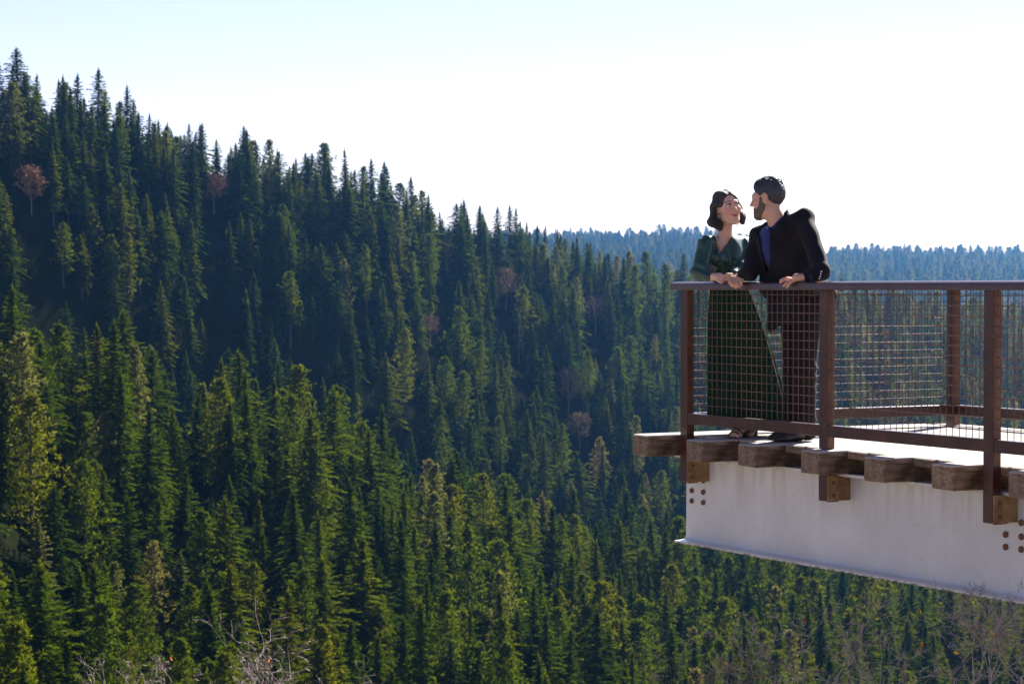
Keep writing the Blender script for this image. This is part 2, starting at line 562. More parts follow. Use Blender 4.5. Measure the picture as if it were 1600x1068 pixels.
for t in big_sorted:
    x, y, z, s, ws, rot, v, tx, ty = TREES[t]
    v = int(v); kind, cm, tm = VAR[v]
    nm = {'fir': 'fir_tree', 'spire': 'spruce_tree', 'young': 'young_fir_tree', 'pine': 'pine_tree'}[kind]
    root = thing(nm, tree_label(t), "tree", (x, y, z), rot, "conifers standing on the near forested slope")
    root.rotation_euler = (tx, ty, rot)
    root.scale = (ws, ws, s)
    cr = link("crown", cm, None, root)
    tr = link("trunk", tm, None, root)
    src_crown.setdefault(v, cr); src_trunk.setdefault(v, tr)

# the rest of the forest, past the 300 that show largest: one object
rest = np.array([t for t in range(len(TREES)) if t not in bigset])
RT = TREES[rest]
me = bpy.data.meshes.new("conifer_forest")
me.from_pydata([tuple(p) for p in RT[:, :3]], [], [])
at = me.attributes.new("rot", 'FLOAT_VECTOR', 'POINT')
at.data.foreach_set("vector", np.stack([RT[:, 7], RT[:, 8], RT[:, 5]], -1).ravel())
at = me.attributes.new("scl", 'FLOAT_VECTOR', 'POINT')
at.data.foreach_set("vector", np.stack([RT[:, 4], RT[:, 4], RT[:, 3]], -1).ravel())
at = me.attributes.new("variant", 'INT', 'POINT')
at.data.foreach_set("value", RT[:, 6].astype(int))
forest = link("conifer_forest", me)
forest["kind"] = "stuff"
forest["label"] = "dense dark conifer forest covering the far hillsides and hazy blue ridge"
forest["category"] = "forest"
ng = bpy.data.node_groups.new("forest_nodes", 'GeometryNodeTree')
ng.interface.new_socket("Geometry", in_out='INPUT', socket_type='NodeSocketGeometry')
ng.interface.new_socket("Geometry", in_out='OUTPUT', socket_type='NodeSocketGeometry')
gi = ng.nodes.new('NodeGroupInput'); go = ng.nodes.new('NodeGroupOutput')
join = ng.nodes.new('GeometryNodeJoinGeometry')
def named(dt, nm_):
    n_ = ng.nodes.new('GeometryNodeInputNamedAttribute'); n_.data_type = dt
    n_.inputs['Name'].default_value = nm_
    return n_.outputs['Attribute']
na_rot, na_scl, na_var = named('FLOAT_VECTOR', 'rot'), named('FLOAT_VECTOR', 'scl'), named('INT', 'variant')
for v in range(len(VAR)):
    if v not in src_crown:
        continue
    cmp_ = ng.nodes.new('FunctionNodeCompare'); cmp_.data_type = 'INT'; cmp_.operation = 'EQUAL'
    ints = [s_ for s_ in cmp_.inputs if s_.type == 'INT']
    ng.links.new(na_var, ints[0]); ints[1].default_value = v
    for ob in (src_crown[v], src_trunk[v]):
        oi = ng.nodes.new('GeometryNodeObjectInfo'); oi.inputs['Object'].default_value = ob
        oi.inputs['As Instance'].default_value = True
        iop = ng.nodes.new('GeometryNodeInstanceOnPoints')
        ng.links.new(gi.outputs[0], iop.inputs['Points'])
        ng.links.new(cmp_.outputs[0], iop.inputs['Selection'])
        ng.links.new(oi.outputs['Geometry'], iop.inputs['Instance'])
        ng.links.new(na_rot, iop.inputs['Rotation'])
        ng.links.new(na_scl, iop.inputs['Scale'])
        ng.links.new(iop.outputs[0], join.inputs[0])
ng.links.new(join.outputs[0], go.inputs[0])
md = forest.modifiers.new("scatter", 'NODES'); md.node_group = ng
print("trees", len(TREES), "in view", len(inview))

# ------------------------------------------------------------------ leafless trees among the conifers
def bare_mat(name, a, b):
    M = NT(name)
    nz = M.noise(M.coord(), 0.8, 3)
    M.base(M.ramp(nz, [(0.3, a), (0.7, b)])); M.set(Roughness=0.9, Specular_IOR_Level=0.1)
    return M.m
BM = {'pink': bare_mat("bare_pink_twigs", (0.13, 0.07, 0.075), (0.26, 0.15, 0.14)), 'tan': bare_mat("bare_tan_twigs", (0.18, 0.12, 0.07), (0.34, 0.23, 0.14)),
      'rust': bare_mat("rusty_leaves", (0.24, 0.12, 0.06), (0.42, 0.25, 0.13)), 'grey': bare_mat("dead_grey_wood", (0.16, 0.15, 0.16), (0.30, 0.27, 0.27))}
def bare_tree(seed, h, look):
    r = random.Random(seed)
    bt = bmesh.new(); bc = bmesh.new()
    lean = Vector((r.uniform(-0.06, 0.06), r.uniform(-0.06, 0.06), 1))
    tube(bt, [lean * (h * k) + Vector((math.sin(k * 5) * 0.15, 0, -0.8 if k == 0 else 0)) for k in (0, .2, .4, .6, .8, 1.0)], [0.2, 0.17, 0.14, 0.10, 0.06, 0.02], 6)
    def twig(p, d, L, rad, dep):
        mid = p + d * L * 0.5 + Vector((r.gauss(0, .06), r.gauss(0, .06), 0.05)) * L
        e = p + d * L + Vector((0, 0, 0.10 * L))
        tube(bc, [p, mid, e], [rad, rad * 0.75, rad * 0.4], 3, False)
        if dep > 0:
            for _ in range(5 if look != 'grey' else 2):
                k = r.uniform(0.25, 1.0)
                q = p.lerp(e, k)
                dd = (d + Vector((r.gauss(0, 0.6), r.gauss(0, 0.6), r.gauss(0.25, 0.4)))).normalized()
                twig(q, dd, L * r.uniform(0.35, 0.6), rad * 0.55, dep - 1)
        elif look in ('rust', 'tan'):
            for _ in range(2 if look == 'tan' else 5):
                c = e + Vector((r.gauss(0, .25), r.gauss(0, .25), r.gauss(0, .25)))
                n_ = Vector((r.gauss(0, 1), r.gauss(0, 1), r.gauss(0, 1))).normalized(); s_ = n_.orthogonal().normalized(); t_ = n_.cross(s_)
                w = r.uniform(0.10, 0.22)
                bc.faces.new([bc.verts.new(c + s_ * w), bc.verts.new(c + t_ * w), bc.verts.new(c - s_ * w), bc.verts.new(c - t_ * w)])
    nl = 26 if look != 'grey' else 40
    for i in range(nl):
        k = 0.30 + 0.68 * (i + r.random()) / nl
        a = i * 2.4 + r.uniform(-.3, .3)
        if look == 'grey':
            d = Vector((math.cos(a), math.sin(a), 0.05)); L = 3.6 * (1.05 - k)
        else:
            d = Vector((math.cos(a), math.sin(a), 0.75)).normalized(); L = h * 0.27 * math.sin(min(1, k * 1.02) * 3.0) + 0.8
        twig(lean * (h * k), d, L, 0.06, 2 if look != 'grey' else 1)
    return bt, bc
for i, (x, y, z, h, look, lab) in enumerate(BARE):
    nm = "dead_snag" if look == 'grey' else "bare_tree"
    root = thing(nm, lab, "dead tree" if look == 'grey' else "tree", (x, y, z), 0, "leafless broadleaf trees among the conifers" if look != 'grey' else None)
    bt, bc = bare_tree(300 + i, h, look)
    link("trunk", bt, BM['grey'], root); link("crown", bc, BM[look], root)
# ------------------------------------------------------------------ the overlook platform
# local axes: x = along the near railing toward the camera (s), y = inward across the deck (t)
ORG = Vector((1.147, 15.7, 0.0))
AXA = Vector((0.4815, -0.8765, 0)).normalized()
AXB = Vector((0.8765, 0.4815, 0)).normalized()
ROTZ = math.atan2(AXA.y, AXA.x)
def L2W(s, t, z=0.0):
    return ORG + AXA * s + AXB * t + Vector((0, 0, z))
SEND = 7.4
WID = 2.31

# materials
def wood_mat(name, dark, mid, light, grey):
    M = NT(name)
    v = M.coord((14, 1.6, 14))
    g1 = M.noise(v, 2.0, 6, 0.7, 0.6)
    v2 = M.coord((1, 1, 1)); n2 = M.noise(v2, 3.0, 4)
    v3 = M.coord((34, 2.6, 78)); g3 = M.noise(v3, 1.6, 4, 0.65)
    c = M.ramp(g1, [(0.25, dark), (0.5, mid), (0.75, light)])
    c = M.mix(M.ramp(n2, [(0.4, (0, 0, 0)), (0.7, (0.5, 0.5, 0.5))]), c, grey)
    crack = M.ramp(g3, [(0.34, (0.42, 0.38, 0.35)), (0.50, (1, 1, 1))])
    st = M.ramp(M.noise(v2, 5.5, 3), [(0.35, (0.42, 0.38, 0.36)), (0.55, (1, 1, 1))])
    c = M.mix(1.0, M.mix(1.0, c, crack, 'MULTIPLY'), st, 'MULTIPLY')
    # top face lightened in the colour to stand for full sun on the deck
    sp_ = M.n('ShaderNodeSeparateXYZ'); M.l(v2, sp_.inputs[0])
    tp = M.n('ShaderNodeMapRange'); M.l(sp_.outputs['Z'], tp.inputs[0]); tp.inputs[1].default_value = -0.014; tp.inputs[2].default_value = -0.004; tp.inputs[4].default_value = 0.85
    c = M.mix(tp.outputs[0], c, M.ramp(g1, [(0.3, (0.40, 0.37, 0.33)), (0.7, (0.62, 0.58, 0.54))]))
    oi = M.n('ShaderNodeObjectInfo')
    tone = M.ramp(oi.outputs['Random'], [(0, (0.72, 0.74, 0.78)), (1, (1.15, 1.08, 1.0))])
    M.base(M.mix(1.0, c, tone, 'MULTIPLY'))
    M.set(Roughness=0.85, Specular_IOR_Level=0.25)
    M.bump(g3, 0.25, 0.004)
    return M.m
timber_m = wood_mat("weathered_timber", (0.09, 0.055, 0.034), (0.24, 0.155, 0.10), (0.42, 0.30, 0.21), (0.30, 0.26, 0.235))
plank_m = wood_mat("pale_deck_wood", (0.30, 0.26, 0.22), (0.48, 0.43, 0.38), (0.58, 0.54, 0.49), (0.52, 0.50, 0.47))
M = NT("rust_brown_paint")
v = M.coord(); n1 = M.noise(v, 6, 5); n2 = M.noise(v, 45, 3)
c = M.ramp(n1, [(0.3, (0.030, 0.008, 0.007)), (0.55, (0.054, 0.014, 0.010)), (0.78, (0.10, 0.032, 0.018))])
c = M.mix(M.ramp(n2, [(0.62, (0, 0, 0)), (0.72, (0.7, 0.7, 0.7))]), c, (0.22, 0.09, 0.05))
M.base(c); M.set(Roughness=0.35, Specular_IOR_Level=0.5, Coat_Weight=0.25, Coat_Roughness=0.15); M.bump(n2, 0.12, 0.002)
rust_m = M.m
M = NT("post_web_face")
v = M.coord((1, 1, 1)); n1 = M.noise(v, 9, 5, 0.65)
M.base(M.ramp(n1, [(0.3, (0.08, 0.030, 0.016)), (0.6, (0.15, 0.065, 0.032)), (0.8, (0.22, 0.11, 0.06))])); M.set(Roughness=0.6)
web_m = M.m
M = NT("rusted_wire")
M.base((0.13, 0.075, 0.06)); M.set(Roughness=0.6, Specular_IOR_Level=0.25)
wire_m = M.m
M = NT("bare_rust_bracket")
v = M.coord(); n1 = M.noise(v, 7, 6, 0.7)
M.base(M.ramp(n1, [(0.25, (0.12, 0.05, 0.018)), (0.5, (0.24, 0.13, 0.05)), (0.75, (0.40, 0.27, 0.14))])); M.set(Roughness=0.7)
brk_m = M.m
M = NT("dark_rust")
v = M.coord(); n1 = M.noise(v, 60, 4)
M.base(M.ramp(n1, [(0.35, (0.06, 0.022, 0.012)), (0.6, (0.21, 0.08, 0.035))])); M.set(Roughness=0.75)
bolt_m = M.m
M = NT("white_girder_paint")
v = M.coord(); n1 = M.noise(v, 1.3, 5); v2 = M.coord((2.0, 2.0, 0.35)); n2 = M.noise(v2, 6, 4); n3 = M.noise(v, 75, 2, 0.5)
c = M.ramp(n1, [(0.3, (0.53, 0.51, 0.505)), (0.7, (0.68, 0.66, 0.65))])
c = M.mix(M.ramp(n2, [(0.55, (0, 0, 0)), (0.8, (0.5, 0.5, 0.5))]), c, (0.60, 0.50, 0.40))
c = M.mix(M.ramp(n3, [(0.72, (0, 0, 0)), (0.76, (0.9, 0.9, 0.9))]), c, (0.12, 0.07, 0.05))
# old water and rust runs below the timbers
vr = M.coord((9, 9, 0.9)); nr = M.noise(vr, 1.3, 5, 0.6)
sz = M.n('ShaderNodeSeparateXYZ'); tcz = M.n('ShaderNodeTexCoord'); M.l(tcz.outputs['Object'], sz.inputs[0])
mz = M.n('ShaderNodeMapRange'); M.l(sz.outputs['Z'], mz.inputs[0])
mz.inputs[1].default_value = -0.50; mz.inputs[2].default_value = -0.17; mz.inputs[3].default_value = 0.0; mz.inputs[4].default_value = 1.0
mm = M.n('ShaderNodeMath', operation='MULTIPLY'); M.l(mz.outputs[0], mm.inputs[0]); M.l(M.ramp(nr, [(0.45, (0, 0, 0)), (0.70, (0.5, 0.5, 0.5))]), mm.inputs[1])
c = M.mix(mm.outputs[0], c, (0.30, 0.23, 0.17))
# rust creeping along the lower flange edge
sx = M.n('ShaderNodeSeparateXYZ'); tc = M.n('ShaderNodeTexCoord'); M.l(tc.outputs['Object'], sx.inputs[0])
mr = M.n('ShaderNodeMapRange'); M.l(sx.outputs['Z'], mr.inputs[0])
mr.inputs[1].default_value = -0.742; mr.inputs[2].default_value = -0.752; mr.inputs[3].default_value = 0.0; mr.inputs[4].default_value = 1.0
n4 = M.noise(v, 25, 5, 0.7)
ml = M.n('ShaderNodeMath', operation='MULTIPLY'); M.l(mr.outputs[0], ml.inputs[0]); M.l(M.ramp(n4, [(0.42, (0.12, 0.12, 0.12)), (0.6, (1, 1, 1))]), ml.inputs[1])
c = M.mix(ml.outputs[0], c, (0.13, 0.065, 0.035))
M.base(c); M.set(Roughness=0.33, Specular_IOR_Level=0.6, Coat_Weight=0.25, Coat_Roughness=0.2); M.bump(n1, 0.06, 0.01)
white_m = M.m

plat = thing("viewing_platform", "timber viewing platform cantilevered over the forest on a white steel girder", "platform", ORG, ROTZ)

def timber_mesh(length, w, h, seed, bev=0.007, rough=0.0035):
    """hewn timber: x 0..w, y 0..length, z -h..0"""
    r = random.Random(seed)
    bm = bmesh.new()
    ny = 10
    prof = []
    nb = 3
    for cx, cz, a0 in ((w - bev, -bev, 90), (bev, -bev, 180)):
        pass
    # rounded rectangle outline in x,z
    out = []
    for (cx, cz, a0) in ((w - bev, -bev, 0), (bev, -bev, 90), (bev, -h + bev, 180), (w - bev, -h + bev, 270)):
        for q in range(nb):
            a = math.radians(a0 + 90 * q / (nb - 1))
            out.append((cx + bev * math.cos(a), cz + bev * math.sin(a)))
    rings = []
    for j in range(ny + 1):
        y = length * (j / ny) ** 1.8
        ins = 0.006 if j in (0, ny) else 0.0
        if j == 0:
            y = 0
        ring = []
        for (x_, z_) in out:
            top = z_ > -bev * 1.01
            sx_ = (x_ - w / 2); sz_ = (z_ + h / 2)
            k = 1 - ins * 2 / w
            ring.append(bm.verts.new((w / 2 + sx_ * k + r.uniform(-rough, rough) * (0.3 if top else 1), y + (r.uniform(-0.003, 0.003) if j == 0 else 0), -h / 2 + sz_ * (1 - ins * 2 / h) + (0 if top else r.uniform(-rough, rough)))))
        rings.append(ring)
        if j == 0:
            ring2 = [bm.verts.new((v_.co.x + (0.006 if v_.co.x > w / 2 else -0.006) * 0.9, 0.012, v_.co.z + (0.0055 if v_.co.z > -h / 2 else -0.0055))) for v_ in ring]
            rings.append(ring2)
    n = len(out)
    for a_, b_ in zip(rings, rings[1:]):
        for k in range(n):
            bm.faces.new((a_[k], b_[k], b_[(k + 1) % n], a_[(k + 1) % n]))
    bm.faces.new(rings[0]); bm.faces.new(rings[-1][::-1])
    bmesh.ops.recalc_face_normals(bm, faces=bm.faces)
    me = bpy.data.meshes.new("timber")
    bm.to_mesh(me); bm.free()
    return me

TS = [(-0.258, -0.22), (0.38, -0.20), (0.892, -0.135), (1.553, -0.12), (2.193, -0.12), (2.832, -0.13), (3.464, -0.11)]
s_ = 3.464
while s_ < SEND - 0.7:
    s_ += 0.64
    TS.append((s_, -0.12))
for i, (s0, t0) in enumerate(TS):
    me = timber_mesh(WID + 0.24 - t0, 0.20, 0.145, 40 + i)
    o = link("deck_timber", me, timber_m, plat, (s0, t0, 0))
    nxt = TS[i + 1][0] if i + 1 < len(TS) else SEND
    a0, a1 = s0 + 0.208, nxt - 0.008
    n = max(1, round((a1 - a0) / 0.2))
    for k in range(n):
        p0 = a0 + (a1 - a0) * k / n; p1 = a0 + (a1 - a0) * (k + 1) / n - 0.007
        me = timber_mesh(WID + 0.24 - 0.085, p1 - p0, 0.055, 400 + i * 5 + k, 0.006, 0.002)
        link("deck_plank", me, timber_m, plat, (p0, 0.085 + (0.01 if k else 0), 0.0))

def girder(tweb, name, sgn):
    bm = bmesh.new()
    e = -0.20
    zt, zb = -0.147, -0.757
    prof = [(-0.108, zt), (0.108, zt), (0.108, zt - 0.018), (0.016, zt - 0.018), (0.008, zt - 0.026), (0.008, zb + 0.030), (0.016, zb + 0.022), (0.108, zb + 0.014), (0.108, zb),
            (-0.108, zb), (-0.108, zb + 0.014), (-0.022, zb + 0.020), (-0.013, zb + 0.026), (-0.008, zb + 0.036), (-0.008, zt - 0.030), (-0.016, zt - 0.018), (-0.108, zt - 0.018)]
    ringa = [bm.verts.new((e, y, z)) for y, z in prof]
    ringb = [bm.verts.new((SEND + 1.5, y, z)) for y, z in prof]
    n = len(prof)
    for k in range(n):
        bm.faces.new((ringa[k], ringa[(k + 1) % n], ringb[(k + 1) % n], ringb[k]))
    bm.faces.new(ringa[::-1]); bm.faces.new(ringb)
    bmesh.ops.recalc_face_normals(bm, faces=bm.faces)
    bmesh.ops.triangulate(bm, faces=[f for f in bm.faces if len(f.verts) > 4])
    g = link(name, bm, white_m, plat, (0, tweb, 0))
    return g
g1 = girder(0.19, "steel_girder", 1)
g2 = girder(2.1, "steel_girder", 1)
bmb = bmesh.new()
bmesh.ops.create_uvsphere(bmb, u_segments=12, v_segments=6, radius=0.019)
for v_ in bmb.verts:
    v_.co.y *= 0.75
bolt_me = bpy.data.meshes.new("bolt"); bmb.to_mesh(bolt_me); bmb.free(); bolt_me.materials.append(bolt_m)
bolt_me.polygons.foreach_set("use_smooth", [True] * len(bolt_me.polygons))
for s0 in (-0.123, 0.02, 3.118, 3.25, 6.2, 6.335):
    for z0 in (-0.318, -0.397, -0.468):
        if s0 == -0.123 and z0 == -0.315:
            continue
        link("bolt", bolt_me, None, g1, (s0, -0.016, z0))

# ------------------------------------------------------------------ the railing
rail = thing("steel_railing", "rust-brown steel railing with wire mesh panels around the timber platform edge", "railing", ORG, ROTZ)
ZR1, ZR0 = 1.040, 0.988
def slab(name, parent, x0, x1, y0, y1, z0, z1, bev, mat):
    bm = bmesh.new(); box(bm, x0, x1, y0, y1, z0, z1, bev)
    o = link(name, bm, mat, parent)
    return o
def top_rail(name, x0, x1, y0, y1):
    # rolled section with a slightly crowned top
    along_x = (x1 - x0) > (y1 - y0) or y1 - y0 < 0.2
    w = (y1 - y0) if along_x else (x1 - x0)
    c = (y0 + y1) / 2 if along_x else (x0 + x1) / 2
    out = [(-w / 2, ZR0 + 0.003), (-w / 2 + 0.003, ZR0), (w / 2 - 0.003, ZR0), (w / 2, ZR0 + 0.003), (w / 2, ZR1 - 0.013)]
    for q in range(9):
        a = math.pi * (q / 8)
        k = math.cos(a)
        out.append((k * (w / 2 - 0.001), ZR1 - 0.011 + 0.013 * (1 - abs(k) ** 2.6)))
    out.append((-w / 2, ZR1 - 0.013))
    bm = bmesh.new()
    e0, e1 = (x0, x1) if along_x else (y0, y1)
    ra = [bm.verts.new((e0, c + a, z) if along_x else (c + a, e0, z)) for a, z in out]
    rb = [bm.verts.new((e1, c + a, z) if along_x else (c + a, e1, z)) for a, z in out]
    n = len(out)
    for k in range(n):
        bm.faces.new((ra[k], ra[(k + 1) % n], rb[(k + 1) % n], rb[k]))
    bm.faces.new(ra[::-1]); bm.faces.new(rb)
    bmesh.ops.recalc_face_normals(bm, faces=bm.faces)
    for f in bm.faces:
        f.smooth = True
    o = link(name, bm, rust_m, rail)
    o.data.set_sharp_from_angle(angle=math.radians(35))
    return o
top_rail("top_rail", -0.10, SEND, -0.018, 0.085)
top_rail("top_rail", -0.10, SEND, WID - 0.005, WID + 0.098)
top_rail("top_rail", -0.10, 0.003, 0.087, WID - 0.007)
PS = [0.0, 1.581, 3.127, 4.70, 6.25]
def post(s0, t0, zlow, parent, split=False, face=1):
    bm = bmesh.new()
    if split:
        box(bm, s0, s0 + 0.082, t0, t0 + 0.062, 0.002, ZR0 - 0.001, 0.004)
        box(bm, s0, s0 + 0.082, t0, t0 + 0.062, zlow, -0.152, 0.003)
    else:
        box(bm, s0, s0 + 0.082, t0, t0 + 0.062, zlow, ZR0 - 0.001, 0.004)
    o = link("post", bm, rust_m, parent)
    # paler flange strip with the weld marks of the wires
    bm = bmesh.new()
    box(bm, s0 + 0.082, s0 + 0.085, t0 + 0.006, t0 + 0.056, max(zlow, 0.012), ZR0 - 0.004, 0.0)
    st = link("flange_strip", bm, web_m, o)
    bm = bmesh.new()
    z = 0.21
    while z < 0.96:
        box(bm, s0 + 0.085, s0 + 0.089, t0 + 0.026, t0 + 0.036, z - 0.004, z + 0.004)
        z += 0.0575
    wd = link("weld_marks", bm, bolt_m, o); wd["kind"] = "stuff"
    return o
def bracket(s0, t0, parent):
    bm = bmesh.new()
    box(bm, s0 + 0.085, s0 + 0.094, t0 + 0.002, t0 + 0.085, -0.325, -0.160, 0.002)
    b_ = link("bracket", bm, brk_m, parent)
    bm = bmesh.new()
    box(bm, s0 + 0.02, s0 + 0.075, t0 + 0.068, t0 + 0.178, -0.318, -0.172, 0.003)
    box(bm, s0 + 0.076, s0 + 0.086, t0 + 0.0855, t0 + 0.181, -0.318, -0.172, 0.002)
    link("bracket_arm", bm, brk_m, parent)
    for z0 in (-0.205, -0.283):
        bm = bmesh.new()
        bmesh.ops.create_cone(bm, cap_ends=True, segments=6, radius1=0.013, radius2=0.012, depth=0.010)
        for v_ in bm.verts:
            x_, y_, zz = v_.co
            v_.co = Vector((s0 + 0.099 + zz, t0 + 0.042 + y_, z0 + x_))
        link("bolt", bm, bolt_m, b_)
for i, s0 in enumerate(PS):
    p_ = post(s0, 0.0, -0.32, rail, split=(i in (1,)))
    bracket(s0, 0.0, p_)
for i, s0 in enumerate(PS):
    p_ = post(s0, WID, 0.002, rail)
def brail(x0, x1, y0, y1):
    slab("bottom_rail", rail, x0, x1, y0, y1, 0.079, 0.152, 0.004, rust_m)
for a, b in zip(PS, PS[1:] + [SEND]):
    brail(a + 0.0862, b - 0.001, 0.004, 0.058)
    brail(a + 0.0862, b - 0.001, WID + 0.004, WID + 0.058)
brail(0.004, 0.078, 0.063, WID - 0.001)

def wire_panel(name, x0, x1, fixed, axis, seed):
    """welded wire mesh between the rails; axis x: along the deck edge, y: across the end"""
    r = random.Random(seed)
    bm = bmesh.new()
    z0, z1 = 0.155, ZR0 - 0.002
    rad = 0.0026
    P = 0.0575
    def W(u, z, off=0.0):
        return Vector((u, fixed + off, z)) if axis == 'x' else Vector((fixed + off, u, z))
    n = int((x1 - x0) / P)
    st = (x1 - x0 - n * P) / 2
    for k in range(n + 1):
        u = x0 + st + k * P
        j = r.uniform(-0.0015, 0.0015)
        tube(bm, [W(u + j, z0 - 0.002), W(u - j, z1)], rad, 5, False)
    m = int((z1 - z0) / P)
    for k in range(m + 1):
        z = z0 + 0.055 + k * P
        if z > z1 - 0.01:
            break
        pts = []
        for q in range(9):
            u = x0 + (x1 - x0) * q / 8
            pts.append(W(u, z + r.uniform(-0.0012, 0.0012), 0.0045))
        tube(bm, pts, rad, 5, False)
    for f in bm.faces:
        f.smooth = True
    o = link(name, bm, wire_m, rail)
    o["kind"] = "stuff"
    return o
for i, (a, b) in enumerate(zip(PS, PS[1:] + [SEND])):
    wire_panel("wire_mesh", a + 0.088, b - 0.002, 0.031, 'x', i)
    wire_panel("wire_mesh", a + 0.088, b - 0.002, WID + 0.031, 'x', 50 + i)
wire_panel("wire_mesh", 0.064, WID - 0.002, 0.041, 'y', 99)
# ------------------------------------------------------------------ people: implicit surfaces meshed with surface nets
def V3(p): return np.array([p[0], p[1], p[2]], dtype=np.float32)
def f_cone(P, a, b, ra, rb):
    a = V3(a); b = V3(b)
    ba = b - a; l2 = float(ba @ ba)
    h = np.clip(((P - a) @ ba) / max(l2, 1e-9), 0, 1)
    d = np.linalg.norm(P - a - h[:, None] * ba, axis=1)
    return d - (ra + (rb - ra) * h)
def f_ell(P, c, r, R=None):
    q = P - V3(c)
    if R is not None:
        q = q @ np.array(R, dtype=np.float32)      # columns of R are the local axes
    r = V3(r)
    k0 = np.linalg.norm(q / r, axis=1)
    k1 = np.linalg.norm(q / (r * r), axis=1)
    return k0 * (k0 - 1.0) / np.maximum(k1, 1e-6)
def smin(a, b, k):
    h = np.clip(0.5 + 0.5 * (b - a) / k, 0, 1)
    return b + (a - b) * h - k * h * (1 - h)
def smax(a, b, k): return -smin(-a, -b, k)

def mesh_sdf(f, lo, hi, h, name, mat, parent, smooth_it=1):
    lo = np.array(lo, dtype=np.float32); hi = np.array(hi, dtype=np.float32)
    B = 6
    n = (np.ceil((hi - lo) / (h * B)).astype(int)) * B + 1
    G = np.full(n, 1.0, dtype=np.float32)
    nb = (n - 1) // B
    ci = np.stack(np.meshgrid(*[np.arange(k) for k in nb], indexing='ij'), -1).reshape(-1, 3)
    cc = lo + (ci + 0.5) * B * h
    d = f(cc.astype(np.float32))
    act = ci[np.abs(d) < B * h * 1.35]
    neg = ci[(d < 0) & ~(np.abs(d) < B * h * 1.35)]
    for c in neg:
        G[c[0] * B:(c[0] + 1) * B + 1, c[1] * B:(c[1] + 1) * B + 1, c[2] * B:(c[2] + 1) * B + 1] = -1
    loc = np.stack(np.meshgrid(*[np.arange(B + 1)] * 3, indexing='ij'), -1).reshape(-1, 3)
    idx = (act[:, None, :] * B + loc[None]).reshape(-1, 3)
    lin = (idx[:, 0] * n[1] + idx[:, 1]) * n[2] + idx[:, 2]
    lin = np.unique(lin)
    ii = np.stack([lin // (n[1] * n[2]), (lin // n[2]) % n[1], lin % n[2]], -1)
    Gf = G.reshape(-1)
    for s in range(0, len(lin), 200000):
        Gf[lin[s:s + 200000]] = f((lo + ii[s:s + 200000] * h).astype(np.float32))
    G = Gf.reshape(n)
    # surface nets
    S = G < 0
    c8 = [(i, j, k) for i in (0, 1) for j in (0, 1) for k in (0, 1)]
    sl = lambda A, o: A[o[0]:A.shape[0] - 1 + o[0], o[1]:A.shape[1] - 1 + o[1], o[2]:A.shape[2] - 1 + o[2]]
    cntn = sum(sl(S, o).astype(np.int8) for o in c8)
    cells = np.argwhere((cntn > 0) & (cntn < 8))
    vid = np.full(cntn.shape, -1, dtype=np.int64)
    vid[cells[:, 0], cells[:, 1], cells[:, 2]] = np.arange(len(cells))
    acc = np.zeros((len(cells), 3), dtype=np.float32); num = np.zeros(len(cells), dtype=np.float32)
    val = {o: G[cells[:, 0] + o[0], cells[:, 1] + o[1], cells[:, 2] + o[2]] for o in c8}
    for a in c8:
        for ax in range(3):
            if a[ax] == 0:
                b = list(a); b[ax] = 1; b = tuple(b)
                va, vb = val[a], val[b]
                m = (va < 0) != (vb < 0)
                t = np.where(m, va / np.where(m, va - vb, 1), 0)
                p = np.array(a, dtype=np.float32)[None].repeat(len(cells), 0)
                p[:, ax] = t
                acc += p * m[:, None]; num += m
    verts = lo + (cells + acc / np.maximum(num, 1)[:, None]) * h
    quads = []
    for ax in range(3):
        o = [0, 0, 0]; o[ax] = 1
        A = S[:n[0] - o[0], :n[1] - o[1], :n[2] - o[2]]; Bq = S[o[0]:, o[1]:, o[2]:]
        e = np.argwhere(A != Bq)
        u, w = [(1, 2), (2, 0), (0, 1)][ax]
        ok = (e[:, u] > 0) & (e[:, w] > 0) & (e[:, u] < n[u] - 1) & (e[:, w] < n[w] - 1)
        e = e[ok]
        flip = A[e[:, 0], e[:, 1], e[:, 2]]
        def cv(du, dw):
            q = e.copy(); q[:, u] += du; q[:, w] += dw
            return vid[q[:, 0], q[:, 1], q[:, 2]]
        q = np.stack([cv(-1, -1), cv(0, -1), cv(0, 0), cv(-1, 0)], -1)
        q[~flip] = q[~flip][:, ::-1]
        quads.append(q)
    quads = np.concatenate(quads)
    quads = quads[(quads >= 0).all(1)]
    # one light relaxation
    for _ in range(smooth_it):
        s_ = np.zeros_like(verts); c_ = np.zeros(len(verts), dtype=np.float32)
        for k in range(4):
            np.add.at(s_, quads[:, k], verts[quads[:, (k + 1) % 4]]); np.add.at(c_, quads[:, k], 1)
            np.add.at(s_, quads[:, k], verts[quads[:, (k - 1) % 4]]); np.add.at(c_, quads[:, k], 1)
        verts = verts * 0.5 + 0.5 * s_ / np.maximum(c_, 1)[:, None]
    me = bpy.data.meshes.new(name)
    me.vertices.add(len(verts)); me.vertices.foreach_set("co", verts.astype(np.float32).ravel())
    me.loops.add(len(quads) * 4); me.loops.foreach_set("vertex_index", quads.astype(np.int32).ravel())
    me.polygons.add(len(quads)); me.polygons.foreach_set("loop_start", np.arange(0, len(quads) * 4, 4, dtype=np.int32))
    me.polygons.foreach_set("loop_total", np.full(len(quads), 4, dtype=np.int32))
    me.update(calc_edges=True); me.validate()
    me.materials.append(mat)
    me.polygons.foreach_set("use_smooth", [True] * len(me.polygons))
    o = bpy.data.objects.new(name, me); C.objects.link(o)
    if parent is not None:
        o.parent = parent
        o.matrix_parent_inverse = Matrix.Translation(-Vector(parent.location))
        # vertices are in world space: bake the offset instead of a hidden inverse
        o.matrix_parent_inverse = Matrix.Identity(4)
        me.transform(Matrix.Translation(-Vector(parent.location)))
    return o
